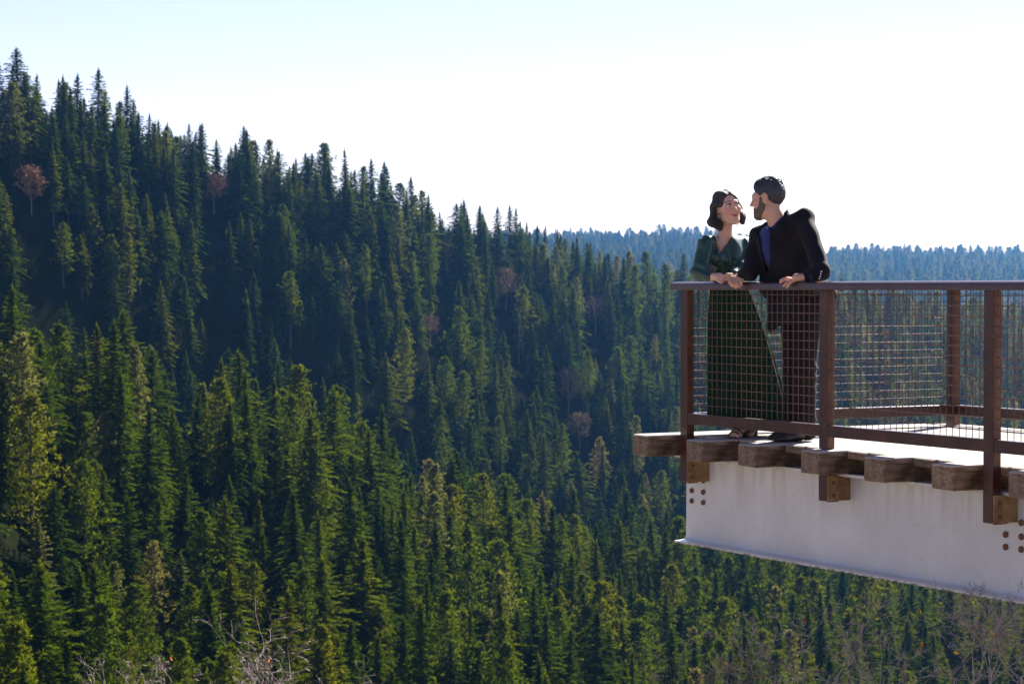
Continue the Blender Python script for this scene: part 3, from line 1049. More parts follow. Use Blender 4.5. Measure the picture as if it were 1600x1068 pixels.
def color_by(o, fn, base_off):
    """vertex colours that are the true pigment: lips, brows, stubble"""
    me = o.data
    co = np.empty(len(me.vertices) * 3, dtype=np.float32); me.vertices.foreach_get("co", co)
    P = co.reshape(-1, 3) + np.array(base_off, dtype=np.float32)
    col = fn(P)
    at = me.color_attributes.new("pigment", 'FLOAT_COLOR', 'POINT')
    at.data.foreach_set("color", np.concatenate([col, np.ones((len(col), 1))], 1).astype(np.float32).ravel())

def cloth(name, col, rough=0.85, sheen=0.3, spec=0.3, weave=220, bumps=0.1):
    M = NT(name)
    v = M.coord(); n1 = M.noise(v, 7, 4); n2 = M.noise(v, weave, 2)
    M.base(M.ramp(n1, [(0.3, tuple(c * 0.8 for c in col)), (0.7, tuple(c * 1.2 for c in col))]))
    M.set(Roughness=rough, Specular_IOR_Level=spec, Sheen_Weight=sheen, Sheen_Roughness=0.5)
    M.bump(n2, bumps, 0.002)
    return M.m
def skin_mat(name):
    M = NT(name)
    at = M.n('ShaderNodeAttribute', attribute_name="pigment")
    nz = M.noise(M.coord(), 60, 3)
    f = M.ramp(nz, [(0.3, (0.93, 0.92, 0.92)), (0.7, (1.05, 1.03, 1.03))])
    M.base(M.mix(1.0, at.outputs[0], f, 'MULTIPLY'))
    M.bump(M.noise(M.coord(), 260, 3), 0.25, 0.001)
    M.set(Roughness=0.55, Specular_IOR_Level=0.35, Subsurface_Weight=0.25, Subsurface_Scale=0.01)
    M.p.inputs['Subsurface Radius'].default_value = (1.0, 0.35, 0.2)
    return M.m
skin_m = skin_mat("skin")
jacket_m = cloth("black_wool_suit", (0.007, 0.006, 0.011), 0.9, 0.03)
trouser_m = cloth("dark_trouser_cloth", (0.010, 0.006, 0.007), 0.9, 0.03)
shirt_m = cloth("navy_shirt_cotton", (0.012, 0.022, 0.13), 0.7, 0.2)
satin_m = cloth("dark_green_satin", (0.006, 0.048, 0.040), 0.36, 0.1, 0.55, 90, 0.05)
skirt_m = cloth("dark_green_skirt", (0.010, 0.034, 0.019), 0.9, 0.05, 0.1)
leather_m = cloth("black_leather", (0.012, 0.010, 0.010), 0.35, 0.0, 0.5)
sandal_m = cloth("dark_brown_sandal_leather", (0.05, 0.025, 0.018), 0.4, 0.0, 0.5)
def hair_mat(name, a, b, rough=0.42):
    M = NT(name)
    v = M.coord((90, 90, 10)); n1 = M.noise(v, 3, 4, 0.7)
    M.base(M.ramp(n1, [(0.3, a), (0.7, b)])); M.set(Roughness=rough, Specular_IOR_Level=0.6)
    M.bump(n1, 0.7, 0.006)
    return M.m
hair_f = hair_mat("dark_brown_hair", (0.012, 0.008, 0.010), (0.045, 0.028, 0.026), 0.62)
hair_mm = hair_mat("short_black_hair", (0.010, 0.010, 0.014), (0.04, 0.04, 0.05), 0.5)
beard_m = hair_mat("trimmed_beard", (0.055, 0.035, 0.028), (0.16, 0.105, 0.08), 0.7)
M = NT("eye_white"); M.base((0.75, 0.72, 0.70)); M.set(Roughness=0.15); eye_m = M.m
M = NT("iris_dark"); M.base((0.02, 0.01, 0.008)); M.set(Roughness=0.1); iris_m = M.m
M = NT("silver"); M.base((0.8, 0.78, 0.76)); M.set(Roughness=0.2, Metallic=1.0); silver_m = M.m

class Head:
    """head frame: c = skull centre, f = where the face points, roll in radians"""
    def __init__(s, c, f, up, sc=1.0):
        s.c = Vector(c); s.f = Vector(f).normalized()
        r = s.f.cross(Vector(up)).normalized()     # the face's own right-hand side seen from behind
        s.r = r; s.u = r.cross(s.f).normalized(); s.sc = sc
        s.R = np.array([list(s.r), list(s.f), list(s.u)], dtype=np.float32).T
    def w(s, x, y, z):
        return s.c + (s.r * x + s.f * y + s.u * z) * s.sc
    def loc(s, P):
        return ((P - V3(s.c)) @ s.R) / s.sc
def head_sdf(Q, fem):
    """Q in head coordinates (x right, y forward, z up)"""
    J = 0.9 if fem else 1.06
    d = f_ell(Q, (0, -0.015, 0.032), (0.075, 0.096, 0.088))
    d = smin(d, f_ell(Q, (0, 0.025, -0.03), (0.062, 0.066, 0.082)), 0.03)
    d = smin(d, f_cone(Q, (0, 0.070, -0.098), (0, 0.052, -0.085), 0.020 * J, 0.03), 0.03)
    X = np.abs(Q[:, 0]); Qm = np.stack([X, Q[:, 1], Q[:, 2]], -1)
    d = smin(d, f_cone(Qm, (0.052 * J, 0.0, -0.062), (0.012, 0.066, -0.098), 0.020, 0.018), 0.025)
    d = smin(d, f_ell(Qm, (0.040, 0.062, -0.022), (0.024, 0.022, 0.022)), 0.018)          # cheeks
    d = smin(d, f_cone(Qm, (0.010, 0.088, 0.034), (0.042, 0.074, 0.032), 0.008 * J, 0.008), 0.015)   # brow
    d = smax(d, -f_ell(Qm, (0.031, 0.103, 0.012), (0.018, 0.016, 0.012)), 0.010)          # sockets
    d = smin(d, f_cone(Q, (0, 0.088, 0.018), (0, 0.113, -0.024), 0.0065, 0.0095), 0.010)  # nose
    d = smin(d, f_ell(Qm, (0.011, 0.100, -0.029), (0.008, 0.010, 0.007)), 0.006)
    d = smin(d, f_cone(Qm, (0.004, 0.0935, -0.0590), (0.024, 0.082, -0.0525), 0.0042, 0.0022), 0.004)        # lips, corners raised
    d = smin(d, f_ell(Q, (0, 0.091, -0.0655), (0.020, 0.009, 0.0050)), 0.005)
    d = smin(d, f_ell(Qm, (0.031, 0.080, 0.0035), (0.0150, 0.0125, 0.0045)), 0.004)         # lower lids
    d = smin(d, f_ell(Qm, (0.031, 0.082, 0.0195), (0.0150, 0.0135, 0.0062)), 0.004)         # upper lids
    # ears
    e = f_ell(Qm, (0.077, -0.008, -0.002), (0.009, 0.021, 0.033))
    e = smax(e, -f_ell(Qm, (0.088, -0.004, 0.002), (0.009, 0.012, 0.020)), 0.006)
    d = smin(d, e, 0.008)
    return d
def blob(P, c, r, soft):
    d = np.linalg.norm((P - V3(c)) / V3(r), axis=1)
    return np.clip((1 + soft - d) / soft, 0, 1)[:, None]

def finger(base, d1, d2, d3, l, r):
    """three phalanges as round cones"""
    a = Vector(base); out = []
    for d, k, r0, r1 in ((d1, 0.45, r, r * 0.95), (d2, 0.32, r * 0.95, r * 0.88), (d3, 0.25, r * 0.88, r * 0.75)):
        b = a + Vector(d).normalized() * l * k
        out.append((a, b, r0, r1)); a = b
    return out
def uni(P, prims, k, d=None):
    for a, b, r0, r1 in prims:
        q = f_cone(P, a, b, r0, r1)
        d = q if d is None else smin(d, q, k)
    return d

def eyes_for(H, parent, gaze):
    for sx in (-1, 1):
        c = H.w(sx * 0.031, 0.0795, 0.0120)
        bm = bmesh.new()
        bmesh.ops.create_uvsphere(bm, u_segments=16, v_segments=10, radius=0.0115 * H.sc)
        for v_ in bm.verts: v_.co += c - parent.location
        e = link("eye", bm, eye_m, parent, smooth=True)
        g = Vector(gaze).normalized()
        bm = bmesh.new()
        bmesh.ops.create_uvsphere(bm, u_segments=12, v_segments=8, radius=0.0068 * H.sc)
        for v_ in bm.verts: v_.co += c + g * 0.0062 * H.sc - parent.location
        link("iris", bm, iris_m, e, smooth=True)

# ============================================================ the man
man = thing("person", "man in black suit and navy shirt leaning on the rail beside the woman", "person", tuple(px(1254, 688, 15.12)), 0)
MH = Head(px(1199.5, 311, 14.95), (-0.87, 0.42, -0.12), (-0.10, 0.05, 1), 1.06)
SL, SR = px(1257, 341, 14.84), px(1186, 369, 15.05)
EL, ER = px(1283, 424, 14.50), px(1172, 424, 14.98)
WL, WR = px(1260, 433, 14.50), px(1158, 431, 15.07)
def man_torso(P, g=0.0):
    R = np.array([[0.93, -0.37, 0.0], [0.37, 0.93, 0.0], [0, 0, 1.0]], dtype=np.float32)
    d = f_ell(P, px(1222, 385, 14.97), (0.155 + g, 0.115 + g, 0.175 + g), R)
    d = smin(d, f_cone(P, px(1250, 347, 14.86), px(1192, 371, 15.03), 0.062 + g, 0.055 + g), 0.07)
    d = smin(d, f_ell(P, px(1236, 440, 15.03), (0.145 + g, 0.11 + g, 0.14 + g), R), 0.08)
    d = smin(d, f_ell(P, px(1247, 482, 15.08), (0.150 + g, 0.118 + g, 0.12 + g), R), 0.07)
    return d
NK = (px(1207, 332, 14.93), px(1221, 362, 14.93))
handL = []
pl = px(1244, 433.5, 14.545)
handL_palm = [(WL, pl, 0.024, 0.026), (px(1258, 433, 14.49), px(1243, 434.5, 14.51), 0.020, 0.021)]
for k, (bx, by, yy, ex, ey) in enumerate([(1238, 435.5, 14.615, 1219, 438), (1236, 436, 14.585, 1219, 441), (1238, 437, 14.55, 1224, 447), (1241, 438, 14.52, 1229, 449)]):
    b = px(bx, by, yy); e = px(ex, ey, yy + 0.0)
    m1 = b.lerp(e, 0.45) + Vector((0, -0.004, 0.010)); m2 = b.lerp(e, 0.75) + Vector((0, -0.006, 0.006))
    handL += [(b, m1, 0.0105, 0.0098), (m1, m2, 0.0098, 0.009), (m2, e, 0.009, 0.0078)]
handL += [(px(1250, 434, 14.60), px(1240, 436, 14.64), 0.012, 0.010), (px(1240, 436, 14.64), px(1232, 438, 14.65), 0.010, 0.009)]
# right hand: a relaxed fist hanging over the rail
handR_palm = [(WR, px(1153, 434, 15.07), 0.026, 0.030), (px(1156, 433, 15.05), px(1150, 437, 15.045), 0.027, 0.029)]
handR = []
for k, (bx, by, mx, my, ex, ey) in enumerate([(1143, 433, 1140, 441, 1144, 447), (1147, 434, 1146, 444, 1150, 449.5), (1151.5, 434, 1152, 444, 1155, 448), (1156, 434, 1158, 441, 1158.5, 445)]):
    yy = 15.035 - 0.004 * k
    b = px(bx, by, yy - 0.005); m1 = px(mx, my, yy - 0.038); e = px(ex, ey, yy - 0.030)
    handR += [(b, m1, 0.0115, 0.0108), (m1, e, 0.0108, 0.0090)]
handR += [(px(1156, 430, 15.045), px(1161, 433, 15.01), 0.013, 0.012), (px(1161, 433, 15.01), px(1160.5, 438.5, 14.99), 0.012, 0.0095)]

HipL, HipR = px(1262, 480, 15.02), px(1236, 480, 15.13)
KnL, KnR = px(1257, 580, 15.00), px(1241, 582, 15.14)
AnL, AnR = px(1260, 672, 15.08), px(1242, 671, 15.22)
def man_body(P):
    d = head_sdf(MH.loc(P), False) * MH.sc
    d = smin(d, f_cone(P, NK[0], NK[1], 0.057, 0.062), 0.03)
    d = smin(d, man_torso(P, -0.022), 0.03)
    for S, E, W in ((SL, EL, WL), (SR, ER, WR)):
        d = smin(d, f_cone(P, S, E, 0.052, 0.040), 0.03)
        d = smin(d, f_cone(P, E, W, 0.040, 0.027), 0.02)
    for h_, k_, a_ in ((HipL, KnL, AnL), (HipR, KnR, AnR)):
        d = smin(d, f_cone(P, h_, k_, 0.080, 0.055), 0.04)
        d = smin(d, f_cone(P, k_, a_, 0.053, 0.038), 0.03)
        d = smin(d, f_cone(P, a_, a_ + Vector((-0.10, -0.04, -0.035)), 0.026, 0.016), 0.01)
    d = smin(d, uni(P, handL_palm, 0.01), 0.015)
    d = smin(d, uni(P, handL, 0.0035), 0.006)
    d = smin(d, uni(P, handR_palm, 0.01), 0.015)
    d = smin(d, uni(P, handR, 0.0035), 0.006)
    return d
mb = mesh_sdf(man_body, px(1128, 690, 15.0) - Vector((0, 0.75, 0.02)), px(1318, 270, 15.0) + Vector((0, 0.45, 0)), 0.0052, "body", skin_m, man)
def man_col(P):
    base = np.array([[0.62, 0.34, 0.24]]) * np.ones((len(P), 1))
    Q = MH.loc(P)
    m = blob(Q, (0, 0.10, -0.062), (0.024, 0.03, 0.010), 0.3); base = base * (1 - m) + m * np.array([[0.34, 0.12, 0.10]])
    for sx in (-1, 1):
        m = blob(Q, (sx * 0.031, 0.092, 0.036), (0.022, 0.025, 0.006), 0.3); base = base * (1 - m) + m * np.array([[0.03, 0.02, 0.018]])
    m = blob(Q, (0, 0.10, -0.02), (0.02, 0.03, 0.02), 0.8) * 0.25; base = base * (1 - m) + m * np.array([[0.56, 0.24, 0.17]])
    m = np.clip((-Q[:, 1:2] + 0.02) / 0.03, 0, 1) * np.clip((0.02 - np.abs(Q[:, 2:3] + 0.035)) / 0.02, 0, 1) * (np.abs(Q[:, 0:1]) > 0.03) * 0.0
    return base
color_by(mb, man_col, man.location)
eyes_for(MH, man, (-0.95, -0.1, -0.25))
def hair_m(P):
    Q = MH.loc(P)
    h = head_sdf(Q, False)
    # waves on top, cropped sides
    n = 0.004 * np.sin(Q[:, 0] * 130 + Q[:, 1] * 60) * np.sin(Q[:, 1] * 120 + 1.0) + 0.003 * np.sin(Q[:, 0] * 260 + 1) * np.sin(Q[:, 1] * 240 + Q[:, 2] * 90)
    top = np.clip((Q[:, 2] - 0.055) / 0.05, 0, 1)
    fr = np.clip((Q[:, 1] - 0.02) / 0.06, 0, 1)
    d = h - (0.004 + top * (0.008 + 0.008 * fr) + n * (0.3 + 1.4 * top))
    # hairline
    side = 0.032 - 0.40 * (Q[:, 1] + 0.02)
    lim = np.where(Q[:, 1] > 0.0, 0.020 + 0.95 * np.maximum(Q[:, 1] - 0.028, 0), 0.020 + 1.25 * np.minimum(Q[:, 1], 0))
    lim = np.maximum(lim, -0.072)
    d = smax(d, (lim - Q[:, 2]), 0.008)
    # cut around the ear
    Qm = np.stack([np.abs(Q[:, 0]), Q[:, 1], Q[:, 2]], -1)
    d = smax(d, -f_ell(Qm, (0.078, -0.004, -0.004), (0.022, 0.026, 0.040)), 0.004)
    return d * MH.sc
hc = MH.c
mesh_sdf(hair_m, hc - Vector((0.15, 0.14, 0.15)), hc + Vector((0.16, 0.14, 0.17)), 0.0036, "hair", hair_mm, man)
# upright wisps along the crown
def wisps(H, parent, mat, n, seed, zmin, length, rad, lay):
    r = random.Random(seed)
    bm = bmesh.new()
    for _ in range(n):
        a = r.uniform(0, 6.28); rr = math.sqrt(r.random())
        x, y = 0.062 * rr * math.cos(a), -0.01 + 0.08 * rr * math.sin(a)
        z = 0.032 + 0.088 * math.sqrt(max(0.05, 1 - (x / 0.075) ** 2 - ((y + 0.015) / 0.096) ** 2)) + 0.006
        if z < zmin: continue
        p = Vector((x, y, z)); d = (Vector((x * 6, y * 4 + lay, 1)) + Vector((r.gauss(0, .3), r.gauss(0, .3), 0))).normalized()
        L = length * r.uniform(0.6, 1.2)
        pts = [p, p + d * L * .5, p + d * L + Vector((r.gauss(0, .003), lay * L * 0.4, 0))]
        tube(bm, [H.w(*q) - parent.location for q in pts], [rad, rad * .8, rad * .3], 3, False)
    o = link("hair_wisps", bm, mat, parent); o["kind"] = "stuff"
    return o
wisps(MH, man, hair_mm, 420, 5, 0.085, 0.018, 0.0014, 0.5)
def beard_f(P):
    Q = MH.loc(P)
    h = head_sdf(Q, False) - 0.0065 - 0.0015 * np.sin(Q[:, 0] * 400) * np.sin(Q[:, 2] * 420 + Q[:, 1] * 200)
    Qm = np.stack([np.abs(Q[:, 0]), Q[:, 1], Q[:, 2]], -1)
    reg = f_cone(Qm, (0.066, 0.018, 0.0), (0.062, 0.022, -0.05), 0.016, 0.022)
    reg = smin(reg, f_cone(Qm, (0.060, 0.022, -0.055), (0.02, 0.07, -0.090), 0.026, 0.034), 0.012)
    reg = smin(reg, f_cone(Qm, (0.0, 0.098, -0.046), (0.028, 0.085, -0.056), 0.008, 0.010), 0.004)
    d = smax(h, reg, 0.006)
    d = smax(d, -f_ell(Q, (0, 0.10, -0.062), (0.022, 0.03, 0.008)), 0.003)
    return d * MH.sc
mesh_sdf(beard_f, hc - Vector((0.17, 0.14, 0.17)), hc + Vector((0.1, 0.14, 0.06)), 0.0036, "beard", beard_m, man)

# folds shared by garments
def folds(P, amp, fx, fy, fz, ph):
    return amp * (np.sin(P[:, 0] * fx + P[:, 2] * fz + ph) * np.cos(P[:, 1] * fy - P[:, 2] * fz * 0.6 + ph * 2) + 0.5 * np.sin(P[:, 2] * fz * 2.3 + P[:, 0] * fx * 1.3 + ph))
def shirt_f(P):
    d = man_torso(P, -0.006)
    cb = f_cone(P, px(1209, 340, 14.93), px(1220, 364, 14.94), 0.066, 0.074)     # collar band
    pa = V3(px(1200, 361, 14.9))
    cb = smax(cb, (P[:, 2] - pa[2]) - 1.15 * (P[:, 0] - pa[0]), 0.003)
    d = smin(d, cb, 0.006)
    d = smax(d, px(0, 470, 15.0).z - P[:, 2], 0.004)
    d = smin(d, f_cone(P, px(1266, 431, 14.49), WL, 0.036, 0.034), 0.01)                         # cuffs
    d = smin(d, f_cone(P, px(1166, 428, 15.02), px(1160, 431, 15.06), 0.036, 0.034), 0.01)
    return d + folds(P, 0.0014, 30, 20, 25, 0.4)
mesh_sdf(shirt_f, px(1145, 530, 15.0) - Vector((0, 0.65, 0)), px(1310, 325, 15.0) + Vector((0, 0.35, 0)), 0.006, "shirt", shirt_m, man)
def jacket_f(P):
    d = man_torso(P, 0.010)
    d = smin(d, f_cone(P, px(1248, 347, 14.86), SL, 0.060, 0.058), 0.02)
    d = smin(d, f_cone(P, SL, EL, 0.059, 0.055), 0.035)
    d = smin(d, f_cone(P, EL, px(1264, 431, 14.495), 0.058, 0.040), 0.02)
    dr = f_cone(P, SR, ER, 0.068, 0.056)
    dr = smin(dr, f_cone(P, ER, px(1163, 429, 15.03), 0.054, 0.042), 0.02)
    d = smin(d, dr, 0.022)
    d = smin(d, f_cone(P, px(1200, 395, 15.02), px(1202, 450, 15.02), 0.062, 0.07), 0.04)
    d = smin(d, f_cone(P, px(1252, 375, 14.92), px(1266, 445, 14.90), 0.05, 0.075), 0.03)
    d = smin(d, f_cone(P, px(1222, 455, 15.0), px(1216, 492, 15.0), 0.10, 0.06), 0.04)
    # skirts of the jacket hang below the rail and swing forward on the left
    d = smin(d, f_cone(P, px(1218, 455, 14.94), px(1210, 508, 14.95), 0.062, 0.050), 0.05)
    d = smin(d, f_ell(P, px(1240, 490, 15.05), (0.135, 0.13, 0.10)), 0.04)
    d = smin(d, f_cone(P, px(1268, 440, 15.0), px(1290, 462, 15.02), 0.08, 0.07), 0.06)
    # front edge opens over the shirt
    a = V3(px(1197, 352, 14.7)); b = V3(px(1205, 425, 14.7))
    zz = P[:, 2]; t = np.clip((a[2] - zz) / (a[2] - b[2]), -0.4, 1)
    cx = a[0] + (b[0] - a[0]) * t
    w = 0.030 * (1 - t) + 0.008
    open_ = np.maximum(np.abs(P[:, 0] - cx) - w, P[:, 1] - 14.98)
    open_ = np.maximum(open_, b[2] - zz)
    d = smax(d, -open_, 0.006)
    # collar standing up round the nape; it drops toward the front
    col = f_cone(P, px(1213, 328, 14.95), px(1224, 370, 14.93), 0.073, 0.090)
    pc = V3(px(1203, 366, 14.9))
    col = smax(col, (P[:, 2] - pc[2]) - 1.45 * (P[:, 0] - pc[0]), 0.003)
    d = smin(d, col, 0.012)
    d = smax(d, -f_cone(P, px(1203, 315, 14.93), px(1217, 356, 14.92), 0.062, 0.066), 0.004)
    # lapel: a raised flat band down the front edge with a notch
    la = f_cone(P * np.array([1, 0, 1], dtype=np.float32), Vector((px(1219, 354, 14.85).x, 0, px(0, 354, 14.85).z)), Vector((px(1212, 424, 14.85).x, 0, px(0, 424, 14.85).z)), 0.036, 0.014)
    nz_ = np.abs((P[:, 2] - px(0, 372, 14.85).z) + 0.5 * (P[:, 0] - px(1222, 0, 14.85).x))
    la = np.where((nz_ < 0.004) & (P[:, 0] > px(1219, 0, 14.85).x), 1.0, la)
    d = d - 0.0055 * np.clip(-la / 0.004, 0, 1) * (P[:, 1] < 14.97)
    # lower hem
    hem = px(0, 519, 15.0).z + 0.055 * np.clip((P[:, 0] - 1.68) / 0.08, 0, 1)
    d = smax(d, hem - P[:, 2], 0.006)
    arm = f_cone(P, SL, EL, 0.01, 0.01)
    am = np.clip(1 - arm / 0.10, 0, 1)
    w1 = 0.0018 * np.sin(P[:, 2] * 62 + P[:, 0] * 30) * am
    return d + w1 + folds(P, 0.0042, 24, 16, 20, 0.9) + 0.002 * np.sin(P[:, 0] * 70 + P[:, 2] * 20)
mesh_sdf(jacket_f, px(1140, 530, 15.0) - Vector((0, 0.70, 0)), px(1322, 305, 15.0) + Vector((0, 0.42, 0)), 0.0052, "jacket", jacket_m, man)
def trousers_f(P):
    d = f_ell(P, px(1248, 478, 15.08), (0.145, 0.12, 0.11))
    d = smin(d, f_cone(P, px(1262, 478, 15.02), KnL, 0.098, 0.074), 0.03)
    d = smin(d, f_cone(P, KnL, px(1257, 676, 15.06), 0.074, 0.078), 0.03)
    d2 = f_cone(P, px(1240, 478, 15.12), KnR, 0.092, 0.068)
    d2 = smin(d2, f_cone(P, KnR, px(1243, 676, 15.20), 0.068, 0.074), 0.03)
    d = smin(d, d2, 0.015)
    d = smax(d, 0.022 - P[:, 2], 0.004)
    d = smax(d, P[:, 2] - px(0, 440, 15.05).z, 0.01)
    kz = px(0, 580, 15.0).z; az = px(0, 665, 15.0).z
    wr = 0.004 * np.sin(P[:, 2] * 75 + P[:, 0] * 25) * (np.exp(-((P[:, 2] - kz) / 0.10) ** 2) + 1.3 * np.exp(-((P[:, 2] - az) / 0.06) ** 2))
    return d + wr + folds(P, 0.002, 28, 20, 9, 0.2)
mesh_sdf(trousers_f, px(1200, 690, 15.1) - Vector((0, 0.25, 0)), px(1302, 430, 15.1) + Vector((0, 0.3, 0)), 0.006, "trousers", trouser_m, man)
def shoe(parent, heel, toe, w, mat, name="shoe"):
    heel = Vector(heel); toe = Vector(toe)
    hx, tx = heel, toe
    def f(P):
        up = Vector((0, 0, 1))
        d = f_cone(P, hx + up * 0.045, hx.lerp(tx, 0.35) + up * 0.045, 0.040 * w, 0.042 * w)
        d = smin(d, f_cone(P, hx.lerp(tx, 0.35) + up * 0.040, hx.lerp(tx, 0.75) + up * 0.026, 0.042 * w, 0.034 * w), 0.03)
        d = smin(d, f_cone(P, hx.lerp(tx, 0.75) + up * 0.024, tx + up * 0.016, 0.034 * w, 0.017 * w), 0.02)
        d = smax(d, hx.z + 0.001 - P[:, 2], 0.004)
        q = hx.lerp(tx, 0.28)
        arch = f_ell(P, q + up * 0.0, (0.035, 0.05, 0.012))
        return smax(d, -arch, 0.003)
    lo = Vector((min(hx.x, tx.x) - .07, min(hx.y, tx.y) - .07, hx.z - 0.01)); hi = Vector((max(hx.x, tx.x) + .07, max(hx.y, tx.y) + .07, hx.z + 0.12))
    return mesh_sdf(f, lo, hi, 0.005, name, mat, parent)
dz = 0.001
h1 = px(1266, 680, 15.06); h1.z = dz; t1 = px(1212, 680, 14.93); t1.z = dz
shoe(man, h1, t1, 1.0, leather_m)
h2 = px(1254, 680, 15.24); h2.z = dz; t2 = px(1204, 680, 15.17); t2.z = dz
shoe(man, h2, t2, 1.0, leather_m)
def bead(parent, name, c, r, mat, s=(1, 1, 1)):
    bm = bmesh.new(); bmesh.ops.create_uvsphere(bm, u_segments=10, v_segments=6, radius=r)
    for v_ in bm.verts: v_.co = Vector((v_.co.x * s[0], v_.co.y * s[1], v_.co.z * s[2])) + Vector(c) - parent.location
    return link(name, bm, mat, parent, smooth=True)
def onto(f, p, d=Vector((0, -1, 0)), n=60, step=0.004, start=-0.25):
    """walk toward the surface from the camera side"""
    q = Vector(p) + Vector((0, start, 0))
    for _ in range(n * 3):
        v = float(f(np.array([list(q)], dtype=np.float32))[0])
        if v < 0.001: break
        q = q - d * max(0.001, min(v * 0.7, 0.02))
    return q
for (bx, by) in ((1199.5, 356), (1208.5, 362), (1208.5, 384), (1209, 402)):
    bead(man, "button", onto(shirt_f, px(bx, by, 14.9)), 0.005, silver_m)
for k in range(4):
    bead(man, "cuff_button", onto(jacket_f, px(1281 - 0.9 * k, 424 + 3.6 * k, 14.5)), 0.0055, silver_m)

# ============================================================ the woman
wom = thing("person", "woman with dark bobbed hair in a long dark green dress at the rail's left end", "person", tuple(px(1160, 683, 15.4)), 0)
WH = Head(px(1136.5, 325.5, 15.42), (0.35, -0.91, 0.12), (-0.20, 0.05, 1), 0.99)
wSL, wSR = px(1102, 380, 15.40), px(1163, 380, 15.60)
wEL, wER = px(1094, 424, 15.36), px(1160, 420, 15.44)
wWL, wWR = px(1111, 434, 15.30), px(1144, 431, 15.30)
Rw = np.array([[0.96, 0.28, 0.0], [-0.28, 0.96, 0.0], [0, 0, 1.0]], dtype=np.float32)
def wom_torso(P, g=0.0):
    d = f_ell(P, px(1132, 398, 15.50), (0.120 + g, 0.090 + g, 0.15 + g), Rw)
    d = smin(d, f_cone(P, px(1107, 379, 15.43), px(1158, 380, 15.58), 0.046 + g, 0.046 + g), 0.05)
    d = smin(d, f_ell(P, px(1120, 404, 15.41), (0.052 + g, 0.05 + g, 0.052 + g)), 0.035)
    d = smin(d, f_ell(P, px(1142, 404, 15.47), (0.052 + g, 0.05 + g, 0.052 + g)), 0.035)
    d = smin(d, f_ell(P, px(1138, 440, 15.55), (0.105 + g, 0.09 + g, 0.11 + g), Rw), 0.06)
    d = smin(d, f_ell(P, px(1142, 482, 15.60), (0.145 + g, 0.12 + g, 0.13 + g), Rw), 0.07)
    return d
whL_palm = [(wWL, px(1118, 433, 15.275), 0.019, 0.024), (px(1114, 431, 15.27), px(1122, 434, 15.255), 0.019, 0.021)]
whL = []
for k, (bx, by, mx, my, ex, ey) in enumerate([(1123, 429, 1130, 431, 1136, 433.5), (1123, 432, 1130, 434.5, 1134.5, 438), (1122, 435, 1128, 438, 1131.5, 441), (1120, 437.5, 1125, 440.5, 1128, 442.5)]):
    yy = 15.262 - 0.006 * k
    whL += [(px(bx, by, yy), px(mx, my, yy - 0.022), 0.0092, 0.0084), (px(mx, my, yy - 0.022), px(ex, ey, yy - 0.016), 0.0084, 0.0068)]
whL += [(px(1116, 429, 15.29), px(1125, 428, 15.275), 0.011, 0.0095), (px(1125, 428, 15.275), px(1131, 430, 15.27), 0.0095, 0.0078)]
whR_palm = [(wWR, px(1141, 432, 15.27), 0.018, 0.020)]
whR = []
for k, (bx, by, ex, ey) in enumerate([(1141, 430, 1132.5, 433), (1141, 432.5, 1133.5, 435.5), (1140.5, 434.5, 1134.5, 437.5), (1140, 436.5, 1135.5, 439)]):
    yy = 15.262 - 0.004 * k
    a = px(bx, by, yy); e = px(ex, ey, yy - 0.006); m_ = a.lerp(e, 0.5) + Vector((0, -0.004, 0.003))
    whR += [(a, m_, 0.0085, 0.008), (m_, e, 0.008, 0.0068)]
whR += [(px(1142, 429, 15.26), px(1136, 428, 15.25), 0.010, 0.0085), (px(1136, 428, 15.25), px(1132, 430.5, 15.245), 0.0085, 0.0070)]
wAnF, wAnB = px(1160, 667, 15.44), px(1178, 665, 15.60)
toe_dir = (px(1138, 683, 15.24) - px(1160, 683, 15.44)); toe_dir.z = 0; toe_dir.normalize()
sdir_ = Vector((-toe_dir.y, toe_dir.x, 0))
wa = wAnF.copy(); wa.z = 0
def wom_body(P):
    d = head_sdf(WH.loc(P), True) * WH.sc
    d = smin(d, f_cone(P, px(1134, 342, 15.47), px(1131, 372, 15.49), 0.047, 0.052), 0.025)
    d = smin(d, wom_torso(P, -0.020), 0.022)
    for S, E, W in ((wSL, wEL, wWL), (wSR, wER, wWR)):
        d = smin(d, f_cone(P, S, E, 0.036, 0.030), 0.012)
        d = smin(d, f_cone(P, E, W, 0.032, 0.021), 0.02)
    for h_, k_, a_ in ((px(1138, 490, 15.58), px(1150, 580, 15.54), wAnF), (px(1152, 490, 15.62), px(1168, 580, 15.60), wAnB)):
        d = smin(d, f_cone(P, h_, k_, 0.070, 0.050), 0.03)
        d = smin(d, f_cone(P, k_, a_, 0.050, 0.030), 0.03)
        # instep on a heel, then toes
        g0 = Vector((a_.x, a_.y, 0.0)); ball = g0 + toe_dir * 0.105 + Vector((0, 0, 0.028))
        d = smin(d, f_cone(P, a_, ball, 0.033, 0.024), 0.02)
        d = smin(d, f_cone(P, ball + sdir_ * 0.018, ball - sdir_ * 0.018, 0.022, 0.021), 0.015)
        for q in range(5):
            o_ = (-0.036 + 0.017 * q)
            ln = (0.050, 0.045, 0.041, 0.036, 0.028)[q]; rr = (0.0125, 0.0095, 0.009, 0.0085, 0.008)[q]
            t0_ = ball + sdir_ * (-o_) + Vector((0, 0, -0.006)); t1_ = t0_ + toe_dir * ln + Vector((0, 0, -0.003))
            d = smin(d, f_cone(P, t0_, t1_, rr, rr * 0.9), 0.005)
    d = smin(d, uni(P, whL_palm, 0.01), 0.012)
    d = smin(d, uni(P, whL, 0.003), 0.005)
    d = smin(d, uni(P, whR_palm, 0.01), 0.012)
    d = smin(d, uni(P, whR, 0.003), 0.005)
    return d
